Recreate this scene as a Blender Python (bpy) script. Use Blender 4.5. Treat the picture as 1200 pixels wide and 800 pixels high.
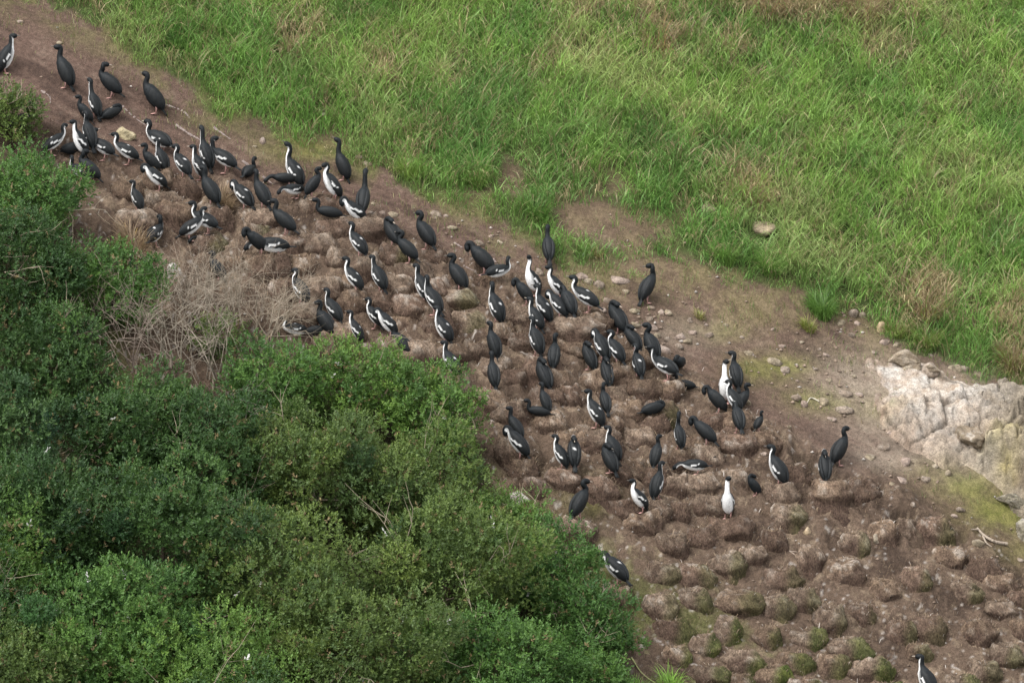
import bpy, math, random
import numpy as np
R_ = math.radians
random.seed(7)
rng = np.random.default_rng(11)
for o in list(bpy.data.objects):
    bpy.data.objects.remove(o)
scene = bpy.context.scene
COL = scene.collection

# ------------------------------------------------------------------ camera
DIST, PITCH, FPX = 100.0, R_(8.0), 8000.0          # telephoto from across the bay, 80 px per metre
FWD = np.array([0.0, math.cos(PITCH), -math.sin(PITCH)])
UPV = np.array([0.0, math.sin(PITCH), math.cos(PITCH)])
CAM = -DIST * FWD
cd = bpy.data.cameras.new("camera")
cam = bpy.data.objects.new("camera", cd)
COL.objects.link(cam)
cam.location = CAM
cam.rotation_euler = (math.pi / 2 - PITCH, 0, 0)
cd.sensor_width = 36.0
cd.lens = 36.0 * FPX / 1200.0
cd.clip_start = 1.0
cd.clip_end = 2000.0
scene.camera = cam

# ------------------------------------------------------------------ light: overcast day
SUN_EL, SUN_AZ = R_(56), R_(230)                    # azimuth measured clockwise from +Y: behind the camera, from the left
world = bpy.data.worlds.new("World")
scene.world = world
world.use_nodes = True
wn = world.node_tree.nodes
wl = world.node_tree.links
bg = wn["Background"]
sky = wn.new("ShaderNodeTexSky")
sky.sky_type = 'NISHITA'
sky.sun_disc = False
sky.sun_elevation = SUN_EL
sky.sun_rotation = SUN_AZ
sky.air_density = 1.0
sky.dust_density = 1.5
hs = wn.new("ShaderNodeHueSaturation")              # a cloud layer: the same sky with little colour
hs.inputs["Saturation"].default_value = 0.16
wl.new(sky.outputs[0], hs.inputs["Color"])
wl.new(hs.outputs[0], bg.inputs["Color"])
bg.inputs["Strength"].default_value = 0.15
sl = bpy.data.lights.new("sun", 'SUN')
sl.energy = 1.3
sl.angle = R_(38)
sl.color = (1.0, 0.985, 0.96)
sun = bpy.data.objects.new("sun", sl)
COL.objects.link(sun)
from mathutils import Vector
sdir = Vector((math.sin(SUN_AZ) * math.cos(SUN_EL), math.cos(SUN_AZ) * math.cos(SUN_EL), math.sin(SUN_EL)))
sun.rotation_euler = (-sdir).to_track_quat('-Z', 'Y').to_euler()
sun.location = sdir * 60
scene.view_settings.view_transform = 'Standard'
scene.view_settings.look = 'None'
scene.view_settings.gamma = 1.0
scene.view_settings.exposure = 1.52
scene.view_settings.use_curve_mapping = False
scene.render.engine = 'CYCLES'
scene.cycles.max_bounces = 6
scene.cycles.diffuse_bounces = 3
scene.cycles.transparent_max_bounces = 4

# ------------------------------------------------------------------ noise
def _h(ix, iy, iz, seed):
    n = (ix * 374761393 + iy * 668265263 + iz * 1274126177 + seed * 974634777) & 0xFFFFFFFF
    n = ((n ^ (n >> 13)) * 1274126177) & 0xFFFFFFFF
    n = n ^ (n >> 16)
    return (n & 0xFFFF) / 65535.0
def vnoise(p, seed=0):
    p = np.asarray(p, float)
    i = np.floor(p).astype(np.int64)
    f = p - i
    f = f * f * (3 - 2 * f)
    x, y, z = i[:, 0], i[:, 1], i[:, 2]
    def c(a, b, d): return _h(x + a, y + b, z + d, seed)
    fx, fy, fz = f[:, 0], f[:, 1], f[:, 2]
    x00 = c(0,0,0)*(1-fx)+c(1,0,0)*fx
    x10 = c(0,1,0)*(1-fx)+c(1,1,0)*fx
    x01 = c(0,0,1)*(1-fx)+c(1,0,1)*fx
    x11 = c(0,1,1)*(1-fx)+c(1,1,1)*fx
    return ((x00*(1-fy)+x10*fy)*(1-fz)+(x01*(1-fy)+x11*fy)*fz)*2-1
def fbm(p, octs=4, seed=0, gain=0.5):
    p = np.asarray(p, float)
    a, s, t = 1.0, 0.0, 0.0
    for k in range(octs):
        s = s + a * vnoise(p * (2.03 ** k) + 17.3 * k, seed + k)
        t += a
        a *= gain
    return s / t
def fbm2(x, y, sc, octs=4, seed=0):
    x = np.asarray(x, float).ravel(); y = np.asarray(y, float).ravel()
    return fbm(np.stack([x * sc, y * sc, np.zeros_like(x) + 0.37], 1), octs, seed)
def sst(a, b, x):
    t = np.clip((x - a) / (b - a), 0, 1)
    return t * t * (3 - 2 * t)
def mix(a, b, t):
    t = np.asarray(t)[..., None]
    return np.asarray(a) * (1 - t) + np.asarray(b) * t

# ------------------------------------------------------------------ where a world point is seen, and back
def project(P):
    d = np.asarray(P, float) - CAM
    dep = d @ FWD
    return 600 + FPX * d[:, 0] / dep, 400 - FPX * (d @ UPV) / dep
def ray(px, py):
    d = FWD + np.array([(px - 600) / FPX, 0, 0]) - UPV * ((py - 400) / FPX)
    return d / np.linalg.norm(d)

# ------------------------------------------------------------------ the slope as a height field
SA, SB = 0.70, -0.30
def plane_px(x, y):
    return project(np.stack([x, y, SA * y + SB * x], 1))
GX = [-400, 40, 130, 200, 260, 330, 400, 470, 520, 580, 640, 700, 760, 830, 920, 1000, 1080, 1140, 1200, 1500]
GY = [-190, -8, 36, 78, 112, 152, 184, 214, 242, 268, 300, 318, 316, 318, 344, 368, 402, 424, 446, 560]
NX = [-400, 40, 130, 200, 300, 420, 480, 560, 640, 700, 800, 900, 1000, 1100, 1200, 1500]
NY = [60, 140, 165, 190, 205, 238, 272, 308, 345, 372, 432, 500, 556, 600, 650, 760]
WORN = [(690, 262, 55, 28, .9), (735, 275, 60, 30, .8), (598, 215, 22, 38, .7), (770, 320, 70, 22, .8), (880, 360, 60, 24, .85),
        (800, 250, 25, 12, .5), (1000, 375, 30, 22, .7), (385, 160, 26, 16, .6), (720, 225, 30, 20, .5), (560, 235, 30, 16, .5)]
MOSS = [(900, 440, 42, 20, .8), (965, 475, 45, 16, .8), (1035, 480, 30, 18, .8), (1130, 572, 45, 22, .9), (1175, 600, 50, 26, .9),
        (360, 172, 40, 14, .7), (840, 395, 40, 16, .4), (1100, 560, 40, 16, .6), (690, 600, 30, 20, .4), (930, 435, 26, 14, .7), (1200, 640, 30, 20, .5)]
def gsum(lst, X, Y):
    s = np.zeros_like(X)
    for cx, cy, rx, ry, k in lst:
        s = np.maximum(s, k * np.exp(-((X - cx) / rx) ** 2 - ((Y - cy) / ry) ** 2))
    return s
def zones(x, y):
    x = np.asarray(x, float); y = np.asarray(y, float)
    X, Y = plane_px(x, y)
    n = fbm2(x, y, 1.6, 4, 3)
    sd = np.interp(X, GX, GY) + 14 - Y + n * 30
    g = sst(-4, 16, sd) * (1 - np.clip(1.25 * gsum(WORN, X, Y) + n * .35 * gsum(WORN, X, Y), 0, 1))
    nest = sst(-14, 22, Y - np.interp(X, NX, NY) + n * 26)
    nest = nest * (1 - sst(1020, 1090, X - (Y - 560) * 0.9 + n * 20) * sst(640, 590, Y))
    return X, Y, sd, np.clip(g, 0, 1), nest
GSP = np.geomspace(.08, 66, 60)
XS = np.concatenate([-9 - GSP[::-1], np.arange(-9, 9.01, 0.034), 9.01 + GSP])
YS = np.concatenate([-7.7 - GSP[::-1], np.arange(-7.7, 7.71, 0.034), 7.71 + GSP])
gx, gy = np.meshgrid(XS, YS)
fx, fy = gx.ravel(), gy.ravel()
zX, zY, zsd, zg, zn = zones(fx, fy)
und = 0.35 * fbm2(fx, fy, 0.16, 3, 21) + 0.10 * fbm2(fx, fy, 0.6, 3, 22) * (0.4 + zg)
lump = fbm2(fx, fy, 1.7, 3, 31)
lump2 = 1 - np.abs(fbm2(fx + 3.1, fy * 1.25, 2.6, 3, 33)) * 2.2
relief = zn * (1 - .65 * sst(590, 680, zY)) * (0.14 * lump + 0.12 * lump2 + 0.06 * fbm2(fx, fy, 6, 3, 35) + 0.022 * fbm2(fx, fy, 20, 2, 36))
ca, sa_ = math.cos(R_(-15)), math.sin(R_(-15))
ru, rv = fx * ca + fy * sa_, -fx * sa_ + fy * ca
rill = .6 * fbm(np.stack([ru * .7, rv * 5.5, ru * 0], 1), 4, 41) + .5 * fbm(np.stack([ru * 1.6, rv * 13, ru * 0], 1), 3, 44)
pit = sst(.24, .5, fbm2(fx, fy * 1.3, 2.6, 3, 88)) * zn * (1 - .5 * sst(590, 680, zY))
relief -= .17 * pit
relief += (1 - zn) * (1 - zg) * (0.030 * rill + 0.018 * fbm2(fx, fy, 5, 4, 42))
relief += zg * 0.05 * fbm2(fx, fy, 3, 3, 43)
HZ = SA * fy + SB * fx + und + relief
HG = HZ.reshape(gx.shape)
def H(x, y):
    x = np.atleast_1d(np.asarray(x, float)); y = np.atleast_1d(np.asarray(y, float))
    i = np.clip(np.searchsorted(XS, x) - 1, 0, len(XS) - 2)
    j = np.clip(np.searchsorted(YS, y) - 1, 0, len(YS) - 2)
    tx = (x - XS[i]) / (XS[i + 1] - XS[i]); ty = (y - YS[j]) / (YS[j + 1] - YS[j])
    return (HG[j, i] * (1 - tx) + HG[j, i + 1] * tx) * (1 - ty) + (HG[j + 1, i] * (1 - tx) + HG[j + 1, i + 1] * tx) * ty
def ground(px, py, lift=0.0):
    """the point above the slope, `lift` metres up, that stands in this direction from the camera"""
    d = ray(px, py)
    lo, hi = DIST - 30, DIST + 40
    ts = np.linspace(lo, hi, 900)
    P = CAM + ts[:, None] * d
    f = P[:, 2] - lift - H(P[:, 0], P[:, 1])
    k = np.argmax(f < 0)
    if k == 0: k = len(ts) - 1
    a, b = ts[k - 1], ts[k]
    for _ in range(20):
        m = (a + b) / 2
        p = CAM + m * d
        if p[2] - lift - H(p[0], p[1])[0] > 0: a = m
        else: b = m
    return CAM + a * d

# ------------------------------------------------------------------ mesh and material helpers
def new_mesh(name, V, F, C=None, mats=(), smooth=False, fm=None):
    V = np.asarray(V, np.float32)
    me = bpy.data.meshes.new(name)
    if isinstance(F, np.ndarray):
        n, k = F.shape
        me.vertices.add(len(V)); me.vertices.foreach_set("co", V.ravel())
        me.loops.add(n * k); me.loops.foreach_set("vertex_index", F.astype(np.int32).ravel())
        me.polygons.add(n); me.polygons.foreach_set("loop_start", np.arange(0, n * k, k, dtype=np.int32))
        me.update(calc_edges=True)
    else:
        me.from_pydata(V.tolist(), [], F)
        me.update()
    if C is not None:
        C = np.asarray(C, np.float32)
        a = me.color_attributes.new("col", 'FLOAT_COLOR', 'POINT')
        a.data.foreach_set("color", np.concatenate([C, np.ones((len(C), 1), np.float32)], 1).ravel())
    for m in mats: me.materials.append(m)
    if fm is not None: me.polygons.foreach_set("material_index", np.asarray(fm, np.int32))
    if smooth: me.polygons.foreach_set("use_smooth", np.ones(len(me.polygons), bool))
    return me
def link(name, me, parent=None, loc=None, kind=None, label=None, cat=None, group=None):
    o = bpy.data.objects.new(name, me)
    COL.objects.link(o)
    if parent is not None: o.parent = parent
    if loc is not None: o.location = loc
    tag(o, label, cat, group, kind)
    return o
def tag(o, label=None, cat=None, group=None, kind=None):
    for k, v in (("label", label), ("category", cat), ("group", group), ("kind", kind)):
        if v: o[k] = v
def material(name, rough=0.9, spec=0.2, nscale=30.0, namt=0.25, bump=0.0, bscale=60.0, transl=0.0, sheen=0.0, stretch=None, base=None, coat=0.0, n2=None):
    m = bpy.data.materials.new(name)
    m.use_nodes = True
    N, L = m.node_tree.nodes, m.node_tree.links
    b = N["Principled BSDF"]
    b.inputs["Roughness"].default_value = rough
    b.inputs["Specular IOR Level"].default_value = spec
    if base is None:
        at = N.new("ShaderNodeAttribute"); at.attribute_name = "col"
        src = at.outputs["Color"]
    else:
        rg = N.new("ShaderNodeRGB"); rg.outputs[0].default_value = (*base, 1)
        src = rg.outputs[0]
    geo = N.new("ShaderNodeNewGeometry")
    vec = geo.outputs["Position"]
    if stretch:
        mp = N.new("ShaderNodeMapping")
        mp.inputs["Scale"].default_value = stretch
        L.new(vec, mp.inputs["Vector"]); vec = mp.outputs[0]
    def varied(src, sc, amt, det=6):
        nz = N.new("ShaderNodeTexNoise")
        nz.inputs["Scale"].default_value = sc
        nz.inputs["Detail"].default_value = det
        nz.inputs["Roughness"].default_value = 0.65
        L.new(vec, nz.inputs["Vector"])
        mr = N.new("ShaderNodeMapRange")
        mr.inputs["From Min"].default_value = 0.36; mr.inputs["From Max"].default_value = 0.64
        mr.inputs["To Min"].default_value = 1 - amt; mr.inputs["To Max"].default_value = 1 + amt
        L.new(nz.outputs[0], mr.inputs["Value"])
        mx = N.new("ShaderNodeVectorMath"); mx.operation = 'SCALE'
        L.new(src, mx.inputs[0]); L.new(mr.outputs[0], mx.inputs["Scale"])
        return mx.outputs[0]
    if namt: src = varied(src, nscale, namt)
    if n2: src = varied(src, *n2)
    L.new(src, b.inputs["Base Color"])
    if bump:
        nb = N.new("ShaderNodeTexNoise")
        nb.inputs["Scale"].default_value = bscale; nb.inputs["Detail"].default_value = 8
        nb.inputs["Roughness"].default_value = 0.7
        L.new(vec, nb.inputs["Vector"])
        bp = N.new("ShaderNodeBump")
        bp.inputs["Strength"].default_value = 1.0; bp.inputs["Distance"].default_value = bump
        L.new(nb.outputs[0], bp.inputs["Height"]); L.new(bp.outputs[0], b.inputs["Normal"])
    if transl:
        tr = N.new("ShaderNodeBsdfTranslucent"); L.new(src, tr.inputs["Color"])
        ms = N.new("ShaderNodeMixShader"); ms.inputs[0].default_value = transl
        L.new(b.outputs[0], ms.inputs[1]); L.new(tr.outputs[0], ms.inputs[2])
        L.new(ms.outputs[0], N["Material Output"].inputs["Surface"])
    return m
M_SOIL = material("soil", .95, .1, 14, .22, .045, 26, n2=(62, .34))
M_NEST = material("nest_mud", .95, .1, 14, .30, .06, 28, stretch=(1, 1, .55), n2=(55, .45))
M_ROCK = material("rock", .9, .2, 9, .25, .05, 16, n2=(45, .3))
M_LEAF = material("leaf", .5, .3, 2.0, .10, transl=.32)
M_GRASS = material("grass_blade", .45, .4, 1.2, .12, transl=.3)
M_STRAW = material("straw", .9, .1, 30, .2)
M_TWIG = material("twig_bark", .9, .1, 40, .25)
M_BARK = material("bark", .9, .1, 30, .3, base=(.09, .07, .05))
M_PLUM = material("plumage", .6, .22, 45, .20, .004, 90)
M_BILL = material("bill", .5, .4, 40, .1)

# ------------------------------------------------------------------ the ground sheet
def seg_dist(X, Y, pts):
    d = np.full_like(X, 1e9)
    for (ax, ay), (bx, by) in zip(pts[:-1], pts[1:]):
        vx, vy = bx - ax, by - ay
        t = np.clip(((X - ax) * vx + (Y - ay) * vy) / (vx * vx + vy * vy), 0, 1)
        d = np.minimum(d, np.hypot(X - ax - t * vx, Y - ay - t * vy))
    return d
STREAKS = [[(143, 124), (158, 138), (176, 150)], [(206, 146), (222, 157), (236, 165), (252, 180)], [(250, 149), (270, 163)], [(193, 122), (214, 130), (222, 138)],
           [(262, 176), (278, 190)], [(48, 106), (58, 113), (59, 121)], [(432, 256), (452, 270)], [(436, 278), (455, 285)], [(532, 284), (542, 290)],
           [(543, 311), (555, 317)], [(577, 303), (586, 313)], [(284, 188), (320, 216)], [(172, 150), (196, 168)], [(876, 411), (886, 418)]]
mudc = np.array([.132, .086, .066]); mudd = np.array([.088, .058, .045]); mudl = np.array([.195, .138, .105])
nestd = np.array([.070, .048, .035]); nestm = np.array([.135, .094, .067]); nestl = np.array([.25, .185, .128])
n1 = fbm2(fx, fy, 2.2, 4, 51); n2_ = fbm2(fx, fy, 9, 4, 52); n3 = fbm2(fx, fy, 0.8, 3, 53)
n22 = fbm2(fx, fy, 21, 3, 58)
mud = mix(mix(mudc, mudd, sst(.0, .4, 1.2 * rill + .4 * n2_ + .4 * n22)), mudl, sst(.1, .5, -rill + .4 * n2_ + .6 * n22) * .7)
nst = mix(mix(nestm, nestd, sst(-.05, .4, n1 + .6 * n2_ + .5 * n22)), nestl, sst(.1, .5, n2_ - .5 * n1 + .5 * n22) * .85)
col = mix(mud, nst, zn)
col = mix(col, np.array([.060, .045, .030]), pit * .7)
gs = mix(np.array([.060, .090, .026]), np.array([.12, .125, .05]), sst(-.2, .4, n1))
col = mix(col, gs, sst(.15, .75, zg) * .95)
edge = np.exp(-((zsd - 4) / 24) ** 2) * (1 - zn)
col = mix(col, np.array([.145, .130, .058]), np.clip(edge * sst(-.25, .35, n1 + .5 * n2_) * .7, 0, 1))
wo = gsum(WORN, zX, zY) + .5 * np.exp(-((zsd + 18) / 30) ** 2) * sst(560, 700, zX)
col = mix(col, mix(np.array([.150, .120, .062]), np.array([.215, .165, .095]), sst(-.2, .3, n2_ + .5 * n22)), np.clip(wo * (.75 + .9 * n1 + .6 * n2_), 0, 1) * .85 * (1 - zn))
ms = gsum(MOSS, zX, zY)
col = mix(col, mix(np.array([.13, .145, .03]), np.array([.20, .19, .06]), sst(-.3, .3, n2_)), np.clip(ms * (1 + .8 * n2_ + .5 * n1), 0, 1) * .9)
ld = zn * sst(-100, 60, zY - 690 - .5 * (zX - 760)) * sst(1000, 880, zX)
col = mix(col, np.array([.10, .115, .032]), np.clip(ld * sst(-.05, .4, n3 + .6 * n2_), 0, 1) * .75)
palep = gsum([(1015, 452, 60, 40, .75), (1040, 500, 60, 40, .6), (1075, 470, 95, 34, .9), (1030, 440, 40, 22, .8), (1120, 520, 60, 40, .8), (1040, 545, 45, 20, .7), (800, 400, 50, 20, .35)], zX, zY)
col = mix(col, np.array([.40, .33, .25]), np.clip(palep * (1 + .6 * n2_), 0, 1) * .75)
spk = fbm2(fx, fy, 19, 2, 57)
col = mix(col, np.array([.50, .45, .40]), sst(.42, .62, spk + .3 * n2_) * .65 * zn)
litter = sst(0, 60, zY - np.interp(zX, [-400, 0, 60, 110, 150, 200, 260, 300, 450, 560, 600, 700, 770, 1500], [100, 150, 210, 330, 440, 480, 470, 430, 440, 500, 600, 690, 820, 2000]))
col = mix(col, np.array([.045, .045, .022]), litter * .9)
nx, ny = len(XS), len(YS)
idx = np.arange(nx * ny).reshape(ny, nx)
quads = np.stack([idx[:-1, :-1], idx[:-1, 1:], idx[1:, 1:], idx[1:, :-1]], -1).reshape(-1, 4)
col = col * .82
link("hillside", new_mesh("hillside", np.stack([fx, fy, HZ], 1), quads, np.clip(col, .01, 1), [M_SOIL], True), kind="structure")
# ------------------------------------------------------------------ the colony: where every bird stands, how it holds itself, what tells it apart
# x, y of the feet in the photograph, pose, heading (0 right, 90 away, 180 left, 270 towards us), coat (P pied, D all dark), size, turn of the head, stands on a nest
BIRDS = [
 (5, 86, 'U', 20, 'P', .92, 0, 0, "pied cormorant cut off by the left picture edge above a shrub"),
 (78, 103, 'U', 150, 'D', 1.0, 0, 0, "dark cormorant striding left, leftmost of three on bare mud"),
 (132, 115, 'K', 160, 'D', .92, -160, 0, "dark cormorant looking back to the right, middle of three on mud"),
 (183, 133, 'U', 165, 'D', 1.0, 0, 0, "dark upright cormorant, rightmost of three on bare mud"),
 (112, 138, 'S', 140, 'P', .82, 0, 0, "pied cormorant with straight raised neck above left of yellowish stone"),
 (102, 145, 'K', 180, 'D', .7, 0, 0, "dark cormorant head peeping out left of straight-necked pied bird"),
 (128, 142, 'T', 40, 'D', .75, 0, 0, "dark cormorant curled into a ball above the yellowish stone"),
 (106, 176, 'U', 105, 'P', .9, 0, 0, "pied cormorant seen from behind, middle of the upper left cluster"),
 (96, 183, 'U', 205, 'P', .85, 0, 0, "pied cormorant showing broad white front and pink feet, upper left"),
 (124, 188, 'L', 165, 'P', .85, -120, 0, "pied cormorant leaning low below left of the yellowish stone"),
 (60, 182, 'L', 15, 'P', .8, 0, 0, "pied cormorant with neck pointing right at the left shrub's edge"),
 (82, 183, 'C', 20, 'D', .8, 0, 0, "dark cormorant crouching right beside the left shrub's edge"),
 (108, 214, 'K', 175, 'D', .85, -150, 0, "dark cormorant lowest of the cluster beside the left shrub"),
 (97, 214, 'L', 150, 'P', .75, 0, 0, "pied cormorant half hidden low behind the left shrub's leaves"),
 (152, 193, 'L', 178, 'P', .85, 0, 0, "pied cormorant standing level, facing left below the yellowish stone"),
 (17, 163, 'L', 20, 'D', .95, 0, 0, "dark cormorant showing only its head above the leftmost shrub"),
 (190, 180, 'L', 160, 'P', .95, 0, 0, "pied cormorant topmost of the stack of three right of yellowish stone"),
 (191, 203, 'U', 140, 'P', .8, 0, 0, "pied cormorant with white neck stripe, middle of stack of three"),
 (180, 203, 'K', 185, 'D', .75, 0, 1, "dark cormorant close left of the stack's middle pied bird"),
 (186, 224, 'P', 185, 'P', .85, 0, 1, "pied cormorant with folded white neck, lowest of stack of three"),
 (216, 209, 'K', 160, 'P', .85, 20, 1, "pied cormorant with head turned left, left one of touching pair"),
 (235, 211, 'U', 180, 'P', .82, 0, 1, "pied cormorant with white V front, right one of touching pair"),
 (243, 199, 'S', 155, 'P', .9, 0, 0, "pied cormorant with tall neck above the touching pair"),
 (266, 203, 'L', 150, 'P', .95, -150, 0, "pied cormorant looking back right, right of the tall-necked pied bird"),
 (249, 242, 'U', 140, 'D', .95, 0, 1, "dark tall cormorant standing left of the pale straw nest"),
 (290, 210, 'C', 60, 'D', .75, 0, 0, "dark cormorant crouching low behind the pale straw nest"),
 (288, 247, 'P', 165, 'P', .92, 0, 1, "pied cormorant preening with white collar, right of pale straw nest"),
 (309, 245, 'U', 140, 'D', .92, 0, 1, "dark cormorant touching the right of the white-collared preener"),
 (336, 276, 'K', 160, 'D', .92, 0, 1, "dark cormorant alone on a nest above the lying white-bellied bird"),
 (347, 220, 'S', 170, 'P', .95, 0, 0, "pied cormorant with long white front and pink feet, upper middle"),
 (338, 219, 'B', 190, 'D', .75, 0, 0, "dark cormorant bowing left behind the long white-fronted bird"),
 (347, 232, 'B', 230, 'P', .75, 0, 0, "pied cormorant bowing low in front of the long white-fronted bird"),
 (365, 231, 'K', 25, 'D', .75, 0, 1, "dark crouched cormorant facing right towards a white-chested bird"),
 (392, 234, 'K', 195, 'P', .9, 0, 1, "pied cormorant with plain white chest, upper middle of colony"),
 (403, 211, 'S', 165, 'D', .88, 0, 0, "dark cormorant with pink feet just below the grass edge"),
 (425, 254, 'S', 80, 'D', .98, 0, 1, "dark cormorant with stretched neck seen from behind, nearest grass"),
 (419, 264, 'P', 200, 'P', .9, 0, 1, "pied cormorant bending with white breast before stretched dark bird"),
 (390, 258, 'C', 175, 'D', .8, 0, 1, "dark slim cormorant sitting low on a big dome nest"),
 (422, 302, 'U', 165, 'P', .85, 0, 1, "pied cormorant on a nest directly below the bending white-breasted bird"),
 (462, 289, 'H', 130, 'D', .95, 0, 1, "dark cormorant, left of three along the upper mud edge"),
 (480, 308, 'K', 150, 'D', .85, 0, 1, "dark cormorant, lowest of three along the upper mud edge"),
 (501, 292, 'K', 150, 'D', .95, 0, 1, "dark cormorant with long tail, right of three along mud edge"),
 (568, 322, 'P', 160, 'D', 1.0, 0, 1, "dark big cormorant preening in front of guano streaks"),
 (580, 327, 'C', 20, 'P', .8, 60, 1, "pied cormorant lying behind the big dark preening bird"),
 (539, 341, 'K', 150, 'D', .92, 30, 1, "dark cormorant alone, below left of the big preening bird"),
 (305, 300, 'P', 200, 'D', .9, 0, 1, "dark cormorant bent over behind the lying white-bellied bird"),
 (325, 301, 'B', 185, 'P', 1.0, 0, 1, "pied cormorant lying level with white belly above dead twigs"),
 (354, 357, 'K', 165, 'P', .88, 0, 1, "pied cormorant right of the dead twigs below the lying bird"),
 (393, 380, 'U', 145, 'P', .85, 0, 1, "pied cormorant standing behind a dark one above the shrub"),
 (384, 395, 'K', 145, 'D', .88, 0, 1, "dark cormorant in front of a pied one above the shrub"),
 (350, 394, 'C', 190, 'P', .75, 0, 0, "pied cormorant half hidden in dead twigs at the shrub top"),
 (417, 343, 'U', 170, 'P', .85, 0, 1, "pied cormorant, left one of two side by side mid slope"),
 (446, 342, 'U', 160, 'P', .85, 0, 1, "pied cormorant, right one of two side by side mid slope"),
 (419, 402, 'U', 175, 'P', .75, 0, 1, "pied slim cormorant at the bright green shrub's top edge"),
 (441, 385, 'K', 175, 'P', .75, 0, 0, "pied cormorant half hidden left of the white-bellied sleeper"),
 (457, 395, 'P', 185, 'P', .85, 0, 1, "pied cormorant showing white belly above the bright green shrub"),
 (473, 420, 'K', 155, 'D', .9, 0, 0, "dark cormorant sinking behind the bright green shrub's top"),
 (498, 356, 'U', 160, 'P', .92, 0, 1, "pied cormorant, rear one of an overlapping pied pair"),
 (510, 369, 'U', 150, 'P', .92, 0, 1, "pied cormorant, front one of an overlapping pied pair"),
 (522, 403, 'U', 165, 'P', .88, 0, 1, "pied cormorant below the overlapping pied pair"),
 (531, 442, 'U', 155, 'P', .85, 0, 1, "pied cormorant half behind the bright green shrub's right top"),
 (583, 379, 'U', 160, 'P', .95, 0, 1, "pied cormorant at the top of a column of three birds"),
 (580, 420, 'U', 95, 'D', .85, 0, 1, "dark cormorant, back turned, middle of a column of three"),
 (579, 456, 'U', 90, 'D', .85, 0, 1, "dark cormorant, back turned, lowest of a column of three"),
 (643, 309, 'U', 85, 'D', .9, 0, 0, "dark cormorant with its back turned below the worn grass"),
 (626, 346, 'S', 215, 'P', .85, 0, 0, "pied cormorant with all-white neck and breast below back-turned bird"),
 (617, 358, 'P', 175, 'D', .8, 0, 1, "dark cormorant preening left of the all-white-breasted bird"),
 (655, 352, 'U', 200, 'P', .85, 0, 0, "pied cormorant with white front left of a dark huddle"),
 (639, 379, 'U', 160, 'P', .9, 0, 1, "pied cormorant with white wing bar on the steep mound edge"),
 (630, 388, 'U', 160, 'P', .78, 0, 1, "pied cormorant with white throat behind a lower pied bird"),
 (630, 417, 'U', 120, 'P', .9, 0, 1, "pied cormorant with wavy white edge, lowest of the pied trio"),
 (649, 434, 'U', 70, 'D', .85, 0, 1, "dark cormorant to the right below the pied trio"),
 (639, 456, 'H', 100, 'D', .95, 0, 1, "dark cormorant, hunched back, middle of the dark column"),
 (640, 484, 'U', 100, 'D', .7, 0, 1, "dark cormorant, lowest of the dark column"),
 (668, 372, 'P', 120, 'D', .9, 0, 1, "dark cormorant in the huddle on the big pedestal nest"),
 (657, 374, 'P', 150, 'P', .85, 0, 1, "pied cormorant preening in front on the big pedestal nest"),
 (690, 366, 'L', 175, 'P', .95, 0, 1, "pied cormorant leaning left, right edge of big pedestal nest"),
 (726, 390, 'H', 135, 'D', 1.0, 0, 0, "dark cormorant with hidden head on the mud beside stones"),
 (757, 355, 'K', 40, 'D', .95, 135, 0, "dark cormorant standing alone on the mud far right of colony"),
 (707, 424, 'P', 130, 'P', .92, 0, 1, "pied cormorant preening with curled neck, left of the packed group"),
 (692, 433, 'H', 120, 'D', .85, 0, 1, "dark egg-shaped back of a cormorant, leftmost of packed group"),
 (724, 427, 'K', 165, 'P', .85, 0, 1, "pied cormorant with white throat, middle of the packed group"),
 (744, 411, 'H', 150, 'D', .82, 0, 1, "dark greyish-backed cormorant among stones in the packed group"),
 (765, 424, 'K', 130, 'D', .95, 30, 0, "dark cormorant looking left beside the loose stones"),
 (749, 444, 'K', 110, 'P', .85, 0, 1, "pied cormorant with white crescents below the packed group"),
 (783, 446, 'L', 165, 'P', .95, 0, 1, "pied cormorant with white S neck, rightmost of packed group"),
 (797, 433, 'T', 250, 'D', .75, 0, 0, "dark cormorant head tucked beneath the flat stone"),
 (806, 458, 'C', 170, 'D', .65, 0, 0, "dark cormorant lying flat right of the white S-necked bird"),
 (712, 453, 'H', 95, 'D', .9, 0, 1, "dark grey back of cormorant below the packed group's left"),
 (710, 486, 'U', 80, 'D', .75, 0, 1, "dark cormorant behind a pied bird with raised black head"),
 (700, 501, 'U', 150, 'P', .88, 0, 1, "pied cormorant with raised black head and white breast edge"),
 (720, 542, 'U', 150, 'P', .85, 0, 1, "pied cormorant with white neck behind a dark sleeping bird"),
 (716, 554, 'H', 120, 'D', .88, 0, 1, "dark sleeping cormorant before a white-necked pied bird"),
 (606, 516, 'U', 120, 'D', .78, 0, 1, "dark cormorant with back turned nearest the shrub's right edge"),
 (610, 538, 'P', 180, 'P', .95, 0, 1, "pied cormorant folded forward with white neck arc, shrub's right"),
 (635, 490, 'C', 170, 'D', .7, 0, 1, "dark cormorant sitting deep in a nest with head raised"),
 (659, 549, 'U', 165, 'P', .78, 0, 1, "pied cormorant, left one of a tight side-by-side pair"),
 (673, 547, 'H', 70, 'P', .92, 0, 1, "pied cormorant, right one of a tight side-by-side pair"),
 (762, 488, 'T', 20, 'D', .75, 0, 1, "dark round cormorant crouched alone on a nest top"),
 (797, 526, 'S', 120, 'P', .75, 0, 1, "pied cormorant seen from behind with white shoulder spot, right middle"),
 (768, 548, 'U', 60, 'D', .75, 0, 1, "dark cormorant looking right above a white-edged pied bird"),
 (769, 585, 'U', 60, 'P', .85, 0, 1, "pied cormorant with white right edge below a dark bird"),
 (751, 600, 'U', 205, 'P', .8, 0, 1, "pied cormorant with white front at the mossy nest"),
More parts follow.
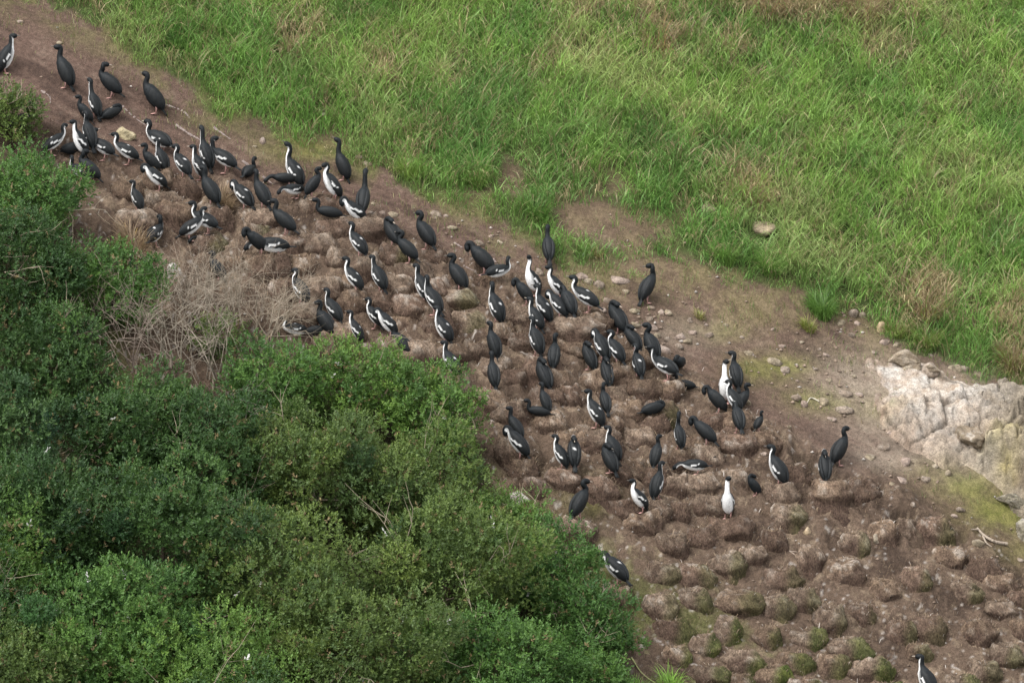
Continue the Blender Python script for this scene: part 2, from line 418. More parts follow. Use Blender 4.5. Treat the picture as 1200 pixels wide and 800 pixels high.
 (829, 523, 'P', 150, 'D', .9, 0, 1, "dark cormorant bending its head left, tail hanging, right middle"),
 (836, 536, 'T', 100, 'D', .6, 0, 0, "dark small huddled cormorant below the hanging tail"),
 (818, 555, 'B', 185, 'P', .75, 0, 1, "pied cormorant lying with white underside left of a hollow"),
 (853, 607, 'S', 268, 'P', .9, 0, 1, "pied cormorant facing us, wholly white front on lower slope"),
 (843, 485, 'P', 170, 'D', .85, 0, 1, "dark cormorant bowing its head left beside white-breasted pair"),
 (850, 472, 'S', 255, 'P', .92, 60, 0, "pied cormorant with tall white breast and bill pointing right"),
 (863, 457, 'U', 95, 'P', .9, 60, 0, "pied cormorant standing behind with white right edge, by stones"),
 (862, 483, 'K', 160, 'P', .78, 0, 1, "pied cormorant with white S stripe in the right huddle"),
 (868, 483, 'K', 30, 'D', .72, 0, 0, "dark cormorant facing right behind the right huddle"),
 (866, 507, 'P', 100, 'D', .85, 0, 1, "dark cormorant sitting at the front of the right huddle"),
 (888, 505, 'K', 50, 'D', .5, 0, 1, "dark small cormorant looking right, rightmost of right huddle"),
 (914, 569, 'U', 165, 'P', .95, 0, 1, "pied cormorant with white front standing alone near right slope"),
 (885, 580, 'H', 200, 'D', .65, 0, 0, "dark crouched cormorant inside a hollow between nests"),
 (982, 545, 'K', 40, 'D', .92, 0, 0, "dark cormorant with pale bill and pink feet at far right"),
 (967, 564, 'H', 85, 'P', .95, 0, 1, "pied cormorant, back turned, in front of dark far-right bird"),
 (677, 609, 'K', 40, 'D', .98, 0, 1, "dark cormorant carrying a twig at the shrub's upper right"),
 (725, 686, 'P', 160, 'P', .98, 0, 1, "pied cormorant preening with two white wing bars beside shrub"),
 (1088, 818, 'U', 165, 'P', .98, 0, 1, "pied cormorant cut off by the bottom picture edge"),
 (162, 248, 'U', 120, 'P', .72, 0, 1, "pied cormorant with back turned behind the dry grass clump"),
 (180, 290, 'L', 60, 'P', .85, 60, 0, "pied cormorant bending behind dry stalks at the shrub edge"),
 (221, 282, 'L', 15, 'P', .85, 0, 0, "pied cormorant facing right above the dead twigs"),
 (244, 274, 'L', 170, 'P', .88, 0, 1, "pied cormorant with long white neck stripe above dead twigs"),
 (245, 289, 'B', 200, 'D', .65, 0, 0, "dark cormorant bowing below the long white neck stripe"),
 (257, 330, 'K', 150, 'D', .75, 0, 0, "dark cormorant hidden among the dead twigs"),
 (366, 396, 'C', 10, 'D', .7, 0, 0, "dark cormorant low behind the shrub top right of twigs"),
]
# pose: leg, pitch of the body, pitches of the four neck lengths, their length, pitch of the head
POSES = {
 'U': (.075, 60, (72, 90, 100, 84), .045, 6),
 'S': (.075, 63, (76, 88, 93, 90), .060, 32),
 'K': (.070, 52, (80, 118, 108, 62), .046, -6),
 'L': (.070, 30, (54, 88, 104, 78), .050, 4),
 'C': (.010, 14, (58, 104, 102, 60), .050, 4),
 'H': (.040, 52, (72, 118, 165, 196), .036, 205),
 'P': (.070, 50, (66, 52, 0, -60), .042, -98),
 'B': (.050, 8, (16, 2, -18, -38), .046, -48),
 'T': (.010, 18, (60, 118, 172, 192), .038, 196),
}
def crom(P, n):
    P = np.asarray(P, float)
    Q = np.vstack([2 * P[0] - P[1], P, 2 * P[-1] - P[-2]])
    out = []
    for i in range(len(P) - 1):
        a, b, c, d = Q[i], Q[i + 1], Q[i + 2], Q[i + 3]
        for k in range(n):
            t = k / n
            out.append(.5 * (2 * b + (c - a) * t + (2 * a - 5 * b + 4 * c - d) * t * t + (3 * b - a - 3 * c + d) * t ** 3))
    out.append(P[-1])
    return np.array(out)
def loft(C, W, Hh, Lat, n=16, closed=True):
    """rings round a centre line; returns verts, quads, angle from the back for every vert"""
    T = np.gradient(C, axis=0); T /= np.linalg.norm(T, axis=1)[:, None] + 1e-9
    L = Lat - (np.sum(Lat * T, 1))[:, None] * T
    L /= np.linalg.norm(L, axis=1)[:, None] + 1e-9
    D = np.cross(T, L)
    a = np.linspace(0, 2 * math.pi, n, endpoint=False)
    V = C[:, None, :] + W[:, None, None] * np.sin(a)[None, :, None] * L[:, None, :] + Hh[:, None, None] * np.cos(a)[None, :, None] * D[:, None, :]
    m = len(C)
    V = V.reshape(-1, 3)
    F = []
    for i in range(m - 1):
        for k in range(n):
            F.append((i * n + k, i * n + (k + 1) % n, (i + 1) * n + (k + 1) % n, (i + 1) * n + k))
    F.append(tuple(reversed(range(n)))); F.append(tuple(range((m - 1) * n, m * n)))
    ang = np.tile(np.degrees(np.minimum(a, 2 * math.pi - a)), m)
    return V, F, ang
def merge(parts):
    Vs, Fs, Cs, k = [], [], [], 0
    for V, F, C in parts:
        Vs.append(V); Cs.append(C)
        Fs += [tuple(i + k for i in f) for f in F]
        k += len(V)
    return np.vstack(Vs), Fs, np.vstack(Cs)
BLACK = np.array([.0045, .006, .007]); DARKB = np.array([.0072, .0094, .0108]); BROWNB = np.array([.0126, .0134, .0134])
WHITE = np.array([.74, .73, .71]); PINK = np.array([.40, .23, .20])
def bird_meshes(pose, coat, head_turn, r):
    leg, th, neck, nl, hp = POSES[pose]
    th = th + r.uniform(-8, 8) * (.3 if pose in 'CBT' else 1)
    if head_turn == 0 and pose in 'USKL' and r.random() < .6: head_turn = r.uniform(-55, 55)
    bow = r.uniform(-13, 16) if pose in 'USKL' else 0
    e = np.array([math.cos(R_(th)), 0, math.sin(R_(th))]); dn = np.array([-math.sin(R_(th)), 0, math.cos(R_(th))])
    z14 = leg + .112 * math.cos(R_(th)) + .085 * math.sin(R_(th))
    O = np.array([0, 0, z14]) - .14 * e                              # rump
    fat = r.uniform(.92, 1.04); spot = r.random()
    tp = th - r.uniform(0, 14)
    te = np.array([math.cos(R_(tp)), 0, math.sin(R_(tp))])
    pts, dirs = [], []
    def add(p, w, h, s, psi=0.0): pts.append((*p, w, h, s, psi))
    add(O - te * .15, .042, .007, -.15); add(O - te * .07, .036, .012, -.07); add(O - te * .015, .042, .030, -.015)
    for s, w, h in ((.03, .068, .064), (.09, .092, .098), (.16, .104, .112), (.23, .106, .114), (.30, .103, .104), (.365, .086, .086), (.41, .056, .060)):
        add(O + e * s, w * fat, h * fat, s)
    p = O + e * .405
    psi, s = 0.0, .405
    for k, pit in enumerate(neck):
        psi += head_turn * (.0, .15, .25, .25)[k]
        pit = pit + r.uniform(-5, 5) + bow * (.2, .8, 1, -.6)[k]
        d = np.array([math.cos(R_(pit)) * math.cos(R_(psi)), math.cos(R_(pit)) * math.sin(R_(psi)), math.sin(R_(pit))])
        p = p + d * nl; s += nl
        w = (.043, .039, .037, .037)[k]
        add(p, w, w * 1.06, s, psi)
    psi += head_turn * .35
    hp = hp + r.uniform(-6, 6)
    d = np.array([math.cos(R_(hp)) * math.cos(R_(psi)), math.cos(R_(hp)) * math.sin(R_(psi)), math.sin(R_(hp))])
    for ln, w, h in ((.026, .043, .044), (.030, .043, .043), (.026, .032, .033), (.018, .016, .017)):
        p = p + d * ln; s += ln
        add(p, w, h, s, psi)
    A = crom(pts, 2)
    C, W, Hh, S, PS = A[:, :3], np.maximum(A[:, 3], .004), np.maximum(A[:, 4], .004), A[:, 5], A[:, 6]
    Lat = np.stack([-np.sin(np.radians(PS)), np.cos(np.radians(PS)), 0 * PS], 1)
    n = 16
    V, F, ang = loft(C, W, Hh, Lat, n)
    sv = np.repeat(S, n)
    send = S[-1]
    t = np.clip((sv - .37) / .07, 0, 1)
    Cc = mix(DARKB, BLACK, t)
    Cc = mix(Cc, BROWNB, np.clip((.34 - sv) / .1, 0, 1) * (ang < 80) * .6)
    if coat == 'P':
        lim = np.interp(sv, [-.02, .02, .1, .25, .38, .45, .55, send - .08, send - .05], [0, 50, 68, 66, 68, 82, 80, 62, 0])
        Cc = mix(Cc, WHITE, np.clip((ang - (180 - lim)) / 14 + .5, 0, 1) * (sv > -.03) * (sv < (.50 if pose in 'HT' else send - .05)))
        Cc = mix(Cc, WHITE * .9, ((sv > .20) & (sv < .235) & (ang < 13)).astype(float) * (spot > .6))
    V = V + .006 * fbm(V * 22 + r.uniform(0, 40, 3), 2, 3)[:, None] * (sv < .4)[:, None] * np.array([1, 1, .6])
    parts = [(V, F, Cc)]
    if leg > .03:                                                   # legs run from the belly to webbed pink feet
        for sd in (-1, 1):
            top = np.array([.0, sd * .045, z14 - .06]); ft = np.array([.005 + sd * r.uniform(-.02, .02), sd * .05, .012])
            c = np.array([top, (top + ft) / 2 + [-.012, 0, 0], ft])
            v, f, _ = loft(c, np.array([.026, .013, .011]), np.array([.026, .013, .011]), np.tile([0, 1., 0], (3, 1)), 6)
            parts.append((v, f, mix(PINK, DARKB, np.repeat([1., .2, 0], 6))))
            v = np.array([[-.02, 0, 0], [.075, -.038, 0], [.092, 0, 0], [.075, .038, 0], [-.01, 0, .024], [.06, 0, .012]]) + [ft[0], ft[1], -.004]
            parts.append((v, [(0, 1, 4), (1, 5, 4), (1, 2, 5), (2, 3, 5), (3, 4, 5), (3, 0, 4), (0, 3, 2, 1)], np.tile(PINK, (6, 1))))
    body = merge(parts)
    # bill
    hb = p - d * .012
    up = np.cross(d, Lat[-1])
    bc = np.array([hb, hb + d * .03 + up * .001, hb + d * .055, hb + d * .066 - up * .005])
    bv, bf, _ = loft(bc, np.array([.011, .007, .005, .003]), np.array([.013, .008, .006, .003]), np.tile(Lat[-1], (4, 1)), 8)
    bill = (bv, bf, np.tile(np.array([.10, .085, .07]) if r.random() < .7 else np.array([.30, .25, .2]), (len(bv), 1)))
    # folded wings
    wings = []
    for sd in (-1, 1):
        t = np.linspace(0, 1, 19)
        sh = O + e * .375 + dn * (-.005) + np.array([0, sd * .050, 0]); tip = O - te * .045 + dn * .016 + np.array([0, sd * .034, 0])
        c = sh + (tip - sh) * t[:, None] + np.array([0, sd * .030, 0]) * np.sin(math.pi * np.clip(t * 1.05, 0, 1))[:, None] + dn * (.020 * np.sin(math.pi * t))[:, None]
        prof = np.interp(t, [0, .08, .25, .5, .75, .92, 1], [.2, .72, .98, 1.0, .84, .5, .12])
        n = 18
        v, f, _ = loft(c * 1.0, .040 * prof * fat + .002, .083 * prof * fat + .002, np.tile([0, 1., 0], (19, 1)), n)
        a = np.linspace(0, 360, n, endpoint=False)
        out = np.sin(np.radians(a)) * sd * -1                         # outward side of this wing (its line runs tailwards)
        out = -out if sd * np.sin(np.radians(90)) * 0 else out
        ysd = (v[:, 1] - np.repeat(c[:, 1], n)) * sd
        dd = (v - np.repeat(c, n, 0)) @ dn
        tv = np.repeat(t, n)
        cc = mix(BROWNB, DARKB, np.clip(.5 + .5 * np.sin(tv * 26 + dd * 70), 0, 1) * .7)
        cc = mix(cc, BLACK * 1.3, np.clip((tv - .72) / .2, 0, 1))
        if coat == 'P':
            x = dd / .083
            bar = (tv > .06) & (tv < .56) & (np.abs(x - (-.62 + 1.25 * tv)) < .17) & (ysd > 0)
            cc = mix(cc, WHITE, bar.astype(float))
        wings.append((v, f, cc))
    return body, bill, wings
# ------------------------------------------------------------------ labels for plain repeats: look + rank + direction + landmark
LANDMARKS = [("wholly white-fronted facing bird", 853, 590), ("far-right pair of birds", 975, 540), ("bird cut off by bottom edge", 1088, 790),
             ("twig-carrying dark bird", 678, 585), ("two-barred preening bird beside shrub", 722, 665), ("driftwood branch", 1163, 632),
             ("pale cliff outcrop", 1120, 500), ("isolated green tussock", 962, 350), ("big buff boulder in grass", 892, 270),
             ("right huddle of birds", 862, 480), ("packed group of birds", 735, 415), ("lone dark bird on mud", 757, 340), ("three dark birds on bare mud", 132, 95),
             ("yellowish stone", 146, 153), ("back-turned dark bird below worn grass", 643, 290), ("pale straw nest", 262, 225),
             ("dead twigs", 240, 360), ("grass-edge dark bird with stretched neck", 428, 225), ("dark bird nearest shrub's right edge", 606, 500)]
ORD = ["nearest", "second", "third", "fourth", "fifth", "sixth", "seventh", "eighth", "ninth", "tenth", "eleventh", "twelfth"]
DIRS = ["right", "lower right", "below", "lower left", "left", "upper left", "above", "upper right"]
PENDING = []
def later(o, look, px, py): PENDING.append((o, look, px, py))
def finish_labels():
    groups = {}
    for o, look, px, py in PENDING:
        k = min(LANDMARKS, key=lambda l: math.hypot(l[1] - px, l[2] - py))
        dx, dy = px - k[1], py - k[2]
        d = DIRS[int(round(math.degrees(math.atan2(dy, dx)) / 45)) % 8]
        groups.setdefault((look, k[0], d), []).append((math.hypot(dx, dy), o))
    for (look, lm, d), lst in groups.items():
        lst.sort(key=lambda q: q[0])
        for i, (_, o) in enumerate(lst):
            side = {"below": "below", "above": "above"}.get(d, d + " of")
            if len(lst) == 1: o["label"] = f"{look} {side} the {lm}"
            else: o["label"] = f"{look}, {ORD[min(i, 11)]} {side} the {lm}"

# ------------------------------------------------------------------ nest mounds: pedestals of mud and straw
MOUNDS = [(695,612),(747,622),(787,628),(905,622),(950,640),(745,672),(775,660),(812,664),(852,650),(915,667),(775,698),(812,692),(865,694),(905,700),
 (785,728),(792,757),(852,727),(900,734),(945,737),(870,762),(930,765),(972,768),(868,792),(942,797),(972,712),(987,657),(1072,667),(1062,692),(1130,682),
 (1172,674),(1087,722),(1170,702),(1145,729),(1010,709),(1017,734),(1075,754),(1135,752),(1178,757),(992,749),(1017,772),(1065,777),(1125,792),(1178,782),
 (1007,795),(1007,560),(922,592),(1000,624),(1062,610),(1094,608),(1050,652),(1030,612),(962,616),(880,640),(820,618),(730,585),(795,590),(832,580),(940,590),
 (700,560),(742,540),(790,556),(745,500),(812,510),(735,470),(775,470),(670,505),(590,560),(622,560),(600,470),(560,400),(545,365),(610,390),(668,400),(690,380),
 (600,430),(665,450),(740,455),(760,450),(460,320),(395,290),(370,275),(350,300),(330,330),(380,325),(405,320),(440,312),(400,355),(480,345),(370,350),(265,232),(300,265),
 (205,235),(230,240),(150,212),(170,262),(275,300),(470,370),(490,400),(510,325),(555,345),(600,352),(850,510),(890,520),(930,545),(860,550),(790,640),(838,668),
 (1110,640),(1150,655),(1195,690),(1200,730),(1035,680),(940,690),(890,665),(832,715),(825,745),(835,780),(905,780),(1040,800),(1095,770),(1150,775),(1110,700),(1055,730)]
NESTC = [np.array([.225, .158, .108]), np.array([.27, .20, .145]), np.array([.185, .125, .09])]
MV = []
FIBRES = []
def mound_mesh(rad, h, r, mossy, pale):
    n = 40
    u = r.uniform(.88, 1.0)
    prof = crom(np.array([(.02, h - .035), (.30, h - .025), (.58, h), (.75, h - .06), (.90, h - .13), (1.0, h - .19), (1.03 * u, h - .27), (1.02 * u, h - .36), (1.16, h - .48), (1.5, h - .64), (2.0, h - .95)]), 2)
    prof[:, 1] /= h
    rings = [(0, 1)] + [tuple(q) for q in prof]
    V = []
    sx, sy = r.uniform(.9, 1.35), r.uniform(.82, 1.05)
    for rr, zz in rings[1:]:
        for k in range(n):
            a = 2 * math.pi * k / n
            V.append((rr * rad * sx * math.cos(a), rr * rad * sy * math.sin(a), zz * h))
    V = np.array(V + [(0, 0, h * .99)])
    o3 = np.array([r.uniform(0, 90), r.uniform(0, 90), r.uniform(0, 90)])
    nn = fbm(V * 3.2 + o3, 3, 3); n2 = fbm(V * 9 + o3, 3, 8); n4 = fbm(V * 26 + o3, 2, 9)
    q = 1 + .26 * nn + .14 * n2 + .06 * n4 + .18 * fbm(V * 1.3 + o3, 2, 77)
    V2 = V.copy()
    V2[:, 0] *= q; V2[:, 1] *= q
    V2[:, 2] += (.09 * fbm(V * 3.5 + o3, 2, 12) + .040 * n2 + .022 * n4) * np.clip(np.hypot(V[:, 0], V[:, 1]) / rad * 1.3, .2, 1)
    F = []
    m = len(rings) - 1
    for i in range(m - 1):
        for k in range(n):
            F.append((i * n + k, (i + 1) * n + k, (i + 1) * n + (k + 1) % n, i * n + (k + 1) % n))
    for k in range(n): F.append((len(V) - 1, k, (k + 1) % n))
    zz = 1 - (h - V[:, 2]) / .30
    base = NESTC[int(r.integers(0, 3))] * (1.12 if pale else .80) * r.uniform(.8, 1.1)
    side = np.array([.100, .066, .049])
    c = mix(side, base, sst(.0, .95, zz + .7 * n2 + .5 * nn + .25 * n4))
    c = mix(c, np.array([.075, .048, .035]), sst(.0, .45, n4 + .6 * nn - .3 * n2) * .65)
    c = mix(c, np.array([.52, .46, .39]), sst(.15, .55, n2 + .4 * n4) * sst(.1, .8, zz) * (.55 if pale else .25))
    if mossy:
        s = sst(-.15, .4, V[:, 0] / rad * .8 - .2 * V[:, 1] / rad - .25 + .5 * nn) * sst(-1.2, -.2, zz)
        c = mix(c, mix(np.array([.060, .078, .020]), np.array([.10, .115, .028]), sst(-.2, .3, n2)), s * mossy)
    MV.append(V2)
    c = c * .84
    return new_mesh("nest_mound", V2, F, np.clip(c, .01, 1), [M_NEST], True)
TOPS = []                                        # (x, y, top) of every mound, for the birds
def add_mound(px, py, rad, h, r, look=None):
    P = ground(px, py, h * .92)
    mossy = 0
    s = (py - 640) / 90 - max(0, (px - 880)) / 260
    if px > 620 and s > 0: mossy = min(1, .35 + s * .6) * r.uniform(.5, 1)
    elif r.random() < .12: mossy = .4
    pale = r.random() < .45
    g = H(P[0], P[1])[0]
    o = link("nest_mound", mound_mesh(rad, h, r, mossy, pale), None, (P[0], P[1], g), None, None, "nest", "mud nest mounds on the slope")
    sel = MV[-1][MV[-1][:, 2] > h - .42]
    w = sel[r.integers(0, len(sel), 170)]
    FIBRES.append((w + np.array([P[0], P[1], g]), w))
    return o, P, mossy, pale

# ------------------------------------------------------------------ birds on their nests
def build_colony():
    taken = []
    for i, (x, y, pose, yaw, coat, sc, turn, nest, lab) in enumerate(BIRDS):
        r = np.random.default_rng(100 + i)
        if nest and min([math.hypot(x - a, (y - b) * 1.3) for a, b, _ in taken] + [99]) > 17:
            h = r.uniform(.09, .19)
            o, P, mossy, pale = add_mound(x + r.uniform(-5, 5), y - 1, r.uniform(.22, .34), h, r)
            o["label"] = "nest under " + lab
            taken.append((x, y, P))
            P = ground(x, y, h * .92)
        else:
            near = [t for t in taken if math.hypot(x - t[0], (y - t[1]) * 1.3) <= 17]
            P = ground(x, y, .12 if nest and near else 0.0)
        body, bill, wings = bird_meshes(pose, coat, turn, r)
        root = bpy.data.objects.new("cormorant", None)
        COL.objects.link(root)
        root.empty_display_size = .1
        root.location = P
        s = sc * .97
        root.scale = (s, s, s)
        root.rotation_euler = (0, 0, R_(yaw + r.uniform(-8, 8) + (r.uniform(4, 26) if 70 <= yaw <= 125 and pose in 'UH' else 0) - (16 if 152 <= yaw <= 182 and coat == 'P' else 0)))
        tag(root, lab, "cormorant", "cormorants of the breeding colony")
        link("body", new_mesh("body", *body, [M_PLUM], True), root)
        link("bill", new_mesh("bill", *bill, [M_BILL], True), root)
        for w in wings: link("wing", new_mesh("wing", *w, [M_PLUM], True), root)
    for i, (x, y) in enumerate(MOUNDS):
        r = np.random.default_rng(900 + i)
        if min([math.hypot(x - a, y - b) for a, b, _ in taken] + [99]) < (27 if y > 600 else 19): continue
        big = y > 600
        o, P, mossy, pale = add_mound(x, y, r.uniform(.22, .31) if big else r.uniform(.2, .34), r.uniform(.10, .18) if big else r.uniform(.06, .14), r)
        taken.append((x, y, P))
        look = "mossy empty nest" if mossy > .45 else ("pale empty nest" if pale else "brown empty nest")
        later(o, look, x, y - 12)
build_colony()

# ------------------------------------------------------------------ rock: stones, boulders, the outcrop
def ico(sub):
    import bmesh
    bm = bmesh.new(); bmesh.ops.create_icosphere(bm, subdivisions=sub, radius=1.0)
    V = np.array([v.co[:] for v in bm.verts]); F = [tuple(v.index for v in f.verts) for f in bm.faces]
    bm.free()
    return V, np.array(F)
ICO = {k: ico(k) for k in (1, 2, 3, 5)}
def rock_mesh(name, size, r, sub=3, planes=12, rough=.06, tint=(.36, .29, .22), guano=.3, lichen=0.0):
    D, F = ICO[sub]
    n = r.normal(size=(planes, 3)); n /= np.linalg.norm(n, axis=1)[:, None]
    dk = r.uniform(.48, 1.0, planes)
    q = np.min(np.where(D @ n.T > .05, dk / np.maximum(D @ n.T, .05), 9), axis=1)
    q = np.minimum(q, 1.15)
    o3 = r.uniform(0, 50, 3)
    V = D * q[:, None]
    V = V * (1 + rough * fbm(V * 2.2 + o3, 4, 5))[:, None] + D * (rough * .55 * fbm(V * 6 + o3, 3, 6))[:, None]
    n1 = fbm(V * 2.5 + o3, 4, 7); n2 = fbm(V * 8 + o3, 3, 8)
    c = mix(np.array(tint), np.array(tint) * .55, sst(.0, .5, n1 + .4 * n2))
    c = mix(c, np.array([.66, .61, .55]), sst(.05, .45, -n1 + .5 * n2 + .25 * V[:, 2]) * guano)
    c = mix(c, np.array([.22, .22, .06]), sst(.1, .5, n2 - .3 * n1) * lichen)
    c = c * .82
    return new_mesh(name, V * np.asarray(size), F, np.clip(c, .01, 1), [M_ROCK], sub > 3)
STONES = [ # x, y, width, height, look, colour
 (146,155,24,20,"yellowish pale stone among the upper left birds",(.48,.40,.24)),
 (892,270,34,16,"big buff boulder half sunk in the tall green grass",(.42,.33,.22)),
 (830,244,22,12,"low buff boulder above left of the big buff boulder in grass",(.36,.29,.18)),
 (1033,382,15,20,"orange-buff upright stone beside the grass edge right of the tussock",(.46,.34,.20)),
 (1064,428,30,22,"rounded brown boulder on the outcrop's upper edge",(.30,.24,.16)),
 (1088,432,26,20,"pinkish flat boulder right of the rounded brown boulder",(.38,.30,.23)),
 (1120,428,18,13,"small brown boulder on the outcrop's grassy upper edge",(.32,.26,.18)),
 (945,620,9,12,"tiny tan upright stone standing among the nests",(.50,.38,.24)),
 (1028,630,13,17,"leaning tan slab stone between the lower right nests",(.40,.33,.24)),
 (203,312,24,30,"white guano-splattered stone among the dead twigs",(.60,.56,.50)),
 (610,582,26,18,"white-stained mud stone beside the shrub's right edge",(.42,.37,.32)),
]
PLAIN = [(24,25,9,4),(70,49,10,6),(512,248,17,7),(522,252,6,4),(530,265,13,6),(509,254,8,4),(448,249,8,5),(460,250,14,5),(561,282,14,8),(575,276,9,4),(585,283,8,4),(565,297,9,4),(420,182,14,6),(430,190,14,6),
 (192,123,7,4),(308,164,9,9),(298,171,6,4),(375,128,14,4),(378,133,10,4),(437,238,8,4),(632,317,12,9),(680,322,20,6),(690,329,12,6),(700,332,14,9),(729,327,24,7),(733,340,10,8),(712,350,16,11),(706,362,10,8),(742,362,14,6),
 (761,359,11,5),(775,364,10,7),(784,365,14,8),(808,374,7,7),(828,380,6,4),(745,379,14,8),(760,372,10,6),(765,383,16,8),(770,392,11,8),(782,396,9,6),(797,394,16,9),(805,398,12,6),(796,404,13,7),(779,408,24,11),(766,398,10,6),(830,392,14,5),(812,388,12,5),
 (905,422,22,10),(919,431,15,8),(917,405,9,4),(878,412,12,7),(934,464,14,10),(942,472,8,9),(965,470,14,8),(988,480,22,8),(975,490,12,6),(925,500,7,5),(990,460,22,6),(1006,461,10,5),(972,445,9,4),(955,432,8,3),(935,446,6,4),(1010,368,9,9),(1000,366,12,14),(1005,378,8,6),(985,377,12,10),(998,392,10,6),
 (1037,400,14,7),(1050,402,9,8),(1085,408,10,6),(1090,415,8,5),(1045,566,10,6),(1052,569,8,6),(1057,560,18,7),(1110,552,12,5),(1125,595,12,9),(1119,604,9,5),(1147,634,14,8),(1195,655,9,5),(968,415,9,5),(1000,440,8,4),(1025,412,8,5),(1130,431,10,7),(1145,437,12,8),(870,505,10,8),(895,530,9,6),(876,470,12,8),
 (1070,590,9,5),(1010,470,7,4),(850,380,7,4),(870,395,7,4),(905,385,8,4),(940,400,8,4),(960,408,6,4),(1075,470,14,8),(1050,455,12,8),(1035,520,18,8),(1060,540,16,8),(1020,535,14,6),(1085,560,14,8),(1042,506,10,5),(1095,545,10,6)]
def place_rock(px, py, w, h, r, tint, label=None, sub=3, y_up=0.0):
    P = ground(px, py + h * .30, 0)
    sz = (w / 160 * 1.05, w / 160 * r.uniform(.7, 1.0), h / 160 * 1.15)
    if y_up: P = P + np.array([0, 0, y_up])
    o = link("boulder" if w >= 18 else "stone", rock_mesh("stone", sz, r, sub, 11, .07, tint, r.uniform(.0, .22)), None, (P[0], P[1] + .2 * sz[1], P[2] + sz[2] * .05), None, label, "rock")
    o.rotation_euler = (R_(r.uniform(10, 28)), R_(r.uniform(-8, 18)), R_(r.uniform(-12, 12)))
    return o
for i, (x, y, w, h, lab, tint) in enumerate(STONES):
    place_rock(x, y, w, h, np.random.default_rng(300 + i), tint, lab, 3, .05 if 'in the tall' in lab or 'low buff' in lab else 0)
for i, (x, y, w, h) in enumerate(PLAIN):
    r = np.random.default_rng(400 + i)
    tint = ((.33, .25, .20), (.31, .25, .17), (.26, .20, .15))[i % 3]
    o = place_rock(x, y, w * 1.08, h * 1.15, r, tint, None, 2)
    o["group"] = "loose stones on the mud slope"
    size = "tiny" if w < 9 else "small" if w < 14 else "broad"
    later(o, size + " " + ("pinkish", "tan", "brown")[i % 3] + (" flat" if h < w * .5 else " chunky") + " loose stone", x, y)
# the outcrop: big broken blocks of one pale cliff
oc = ground(1120, 520, 0)
outcrop = bpy.data.objects.new("rock_outcrop", None); COL.objects.link(outcrop); outcrop.location = oc
tag(outcrop, "pale guano-whitened rock outcrop breaking through the right edge of the slope", "rock outcrop")
ax, ay = np.meshgrid(np.arange(4.6, 10.5, .024), np.arange(-4.0, 2.2, .024))
px_, py_ = ax.ravel(), ay.ravel()
OX, OY = plane_px(px_, py_)
RIMX = [960, 1000, 1030, 1060, 1100, 1140, 1170, 1200, 1300, 1500]
RIMT = [450, 420, 408, 406, 418, 432, 442, 450, 480, 520]
RIMB = [440, 470, 520, 550, 565, 570, 590, 612, 640, 660]
wob = 14 * fbm2(px_, py_, 3, 3, 90)
inner = np.minimum(np.interp(OX, RIMX, RIMB) - OY, OY - np.interp(OX, RIMX, RIMT)) + wob
inner = np.minimum(inner, (OX - 985) * .6 + 2.0 * wob)
def crag(x, y, sc, seed):
    """flat-topped broken blocks: every cell has its own height and tilt"""
    gx_, gy_ = np.floor(x * sc), np.floor(y * sc)
    best = np.full_like(x, 9e9); second = np.full_like(x, 9e9); hh = np.zeros_like(x)
    for i in (-1, 0, 1):
        for j in (-1, 0, 1):
            ci, cj = (gx_ + i).astype(np.int64), (gy_ + j).astype(np.int64)
            jx, jy, jh = _h(ci, cj, ci * 0, seed), _h(ci, cj, ci * 0, seed + 1), _h(ci, cj, ci * 0, seed + 2)
            tx_, ty_ = _h(ci, cj, ci * 0, seed + 3) - .5, _h(ci, cj, ci * 0, seed + 4) - .5
            dx, dy = x * sc - (ci + jx), y * sc - (cj + jy)
            d = dx * dx + dy * dy
            v = jh + dx * tx_ * .9 + dy * ty_ * .9
            closer = d < best
            second = np.where(closer, best, np.minimum(second, d))
            hh = np.where(closer, v, hh); best = np.where(closer, d, best)
    return hh, np.sqrt(second) - np.sqrt(best)
wx, wy = px_ + .12 * fbm2(px_, py_, 2.2, 3, 91), py_ + .12 * fbm2(px_, py_, 2.2, 3, 92)
c1, e1 = crag(wx, wy, 1.3, 93); c2, e2 = crag(wx + 5, wy, 3.6, 97); c3, e3 = crag(wx, wy + 9, 8.5, 101)
m_in = sst(-6, 26, inner)
rh = m_in * (1 + .8 * sst(1090, 1170, OX)) * (.02 + .30 * c1 + .15 * c2 + .06 * c3 - .10 * sst(.10, .0, e1) - .05 * sst(.12, 0, e2) + .04 * fbm2(px_, py_, 5, 4, 94) + .02 * fbm2(px_, py_, 18, 3, 95)) * sst(-10, 90, inner + wob) - .12 * (1 - m_in)
rh += .25 * sst(1165, 1200, OX) * sst(470, 452, OY - (OX - 1165) * .2) * m_in
na, nb_ = fbm2(px_, py_, 1.6, 4, 96), fbm2(px_, py_, 7, 4, 98)
rc = mix(np.array([.34, .265, .20]), np.array([.235, .195, .145]), sst(1100, 1180, OX + 70 * na))
rc = mix(rc, np.array([.15, .115, .082]), sst(.0, .42, nb_ + .4 * na + .3 * fbm2(px_, py_, 20, 3, 99)) * .85)
rc = rc * np.array([.84, .83, .81])
rc = mix(rc, np.array([.50, .46, .41]), np.clip(gsum([(1050, 452, 90, 40, 1), (1112, 475, 60, 54, .95), (1125, 500, 26, 24, .8), (1080, 440, 40, 18, .8), (1150, 545, 30, 16, .4)], OX, OY) * (.75 + 1.1 * nb_ + .6 * na), 0, 1) * .85)
rc = mix(rc, np.array([.38, .32, .13]), np.clip(gsum([(1172, 542, 22, 10, 1), (1180, 560, 16, 16, .8), (1040, 490, 20, 12, .6), (1110, 560, 40, 14, .5)], OX, OY) * (.8 + nb_), 0, 1) * .6)
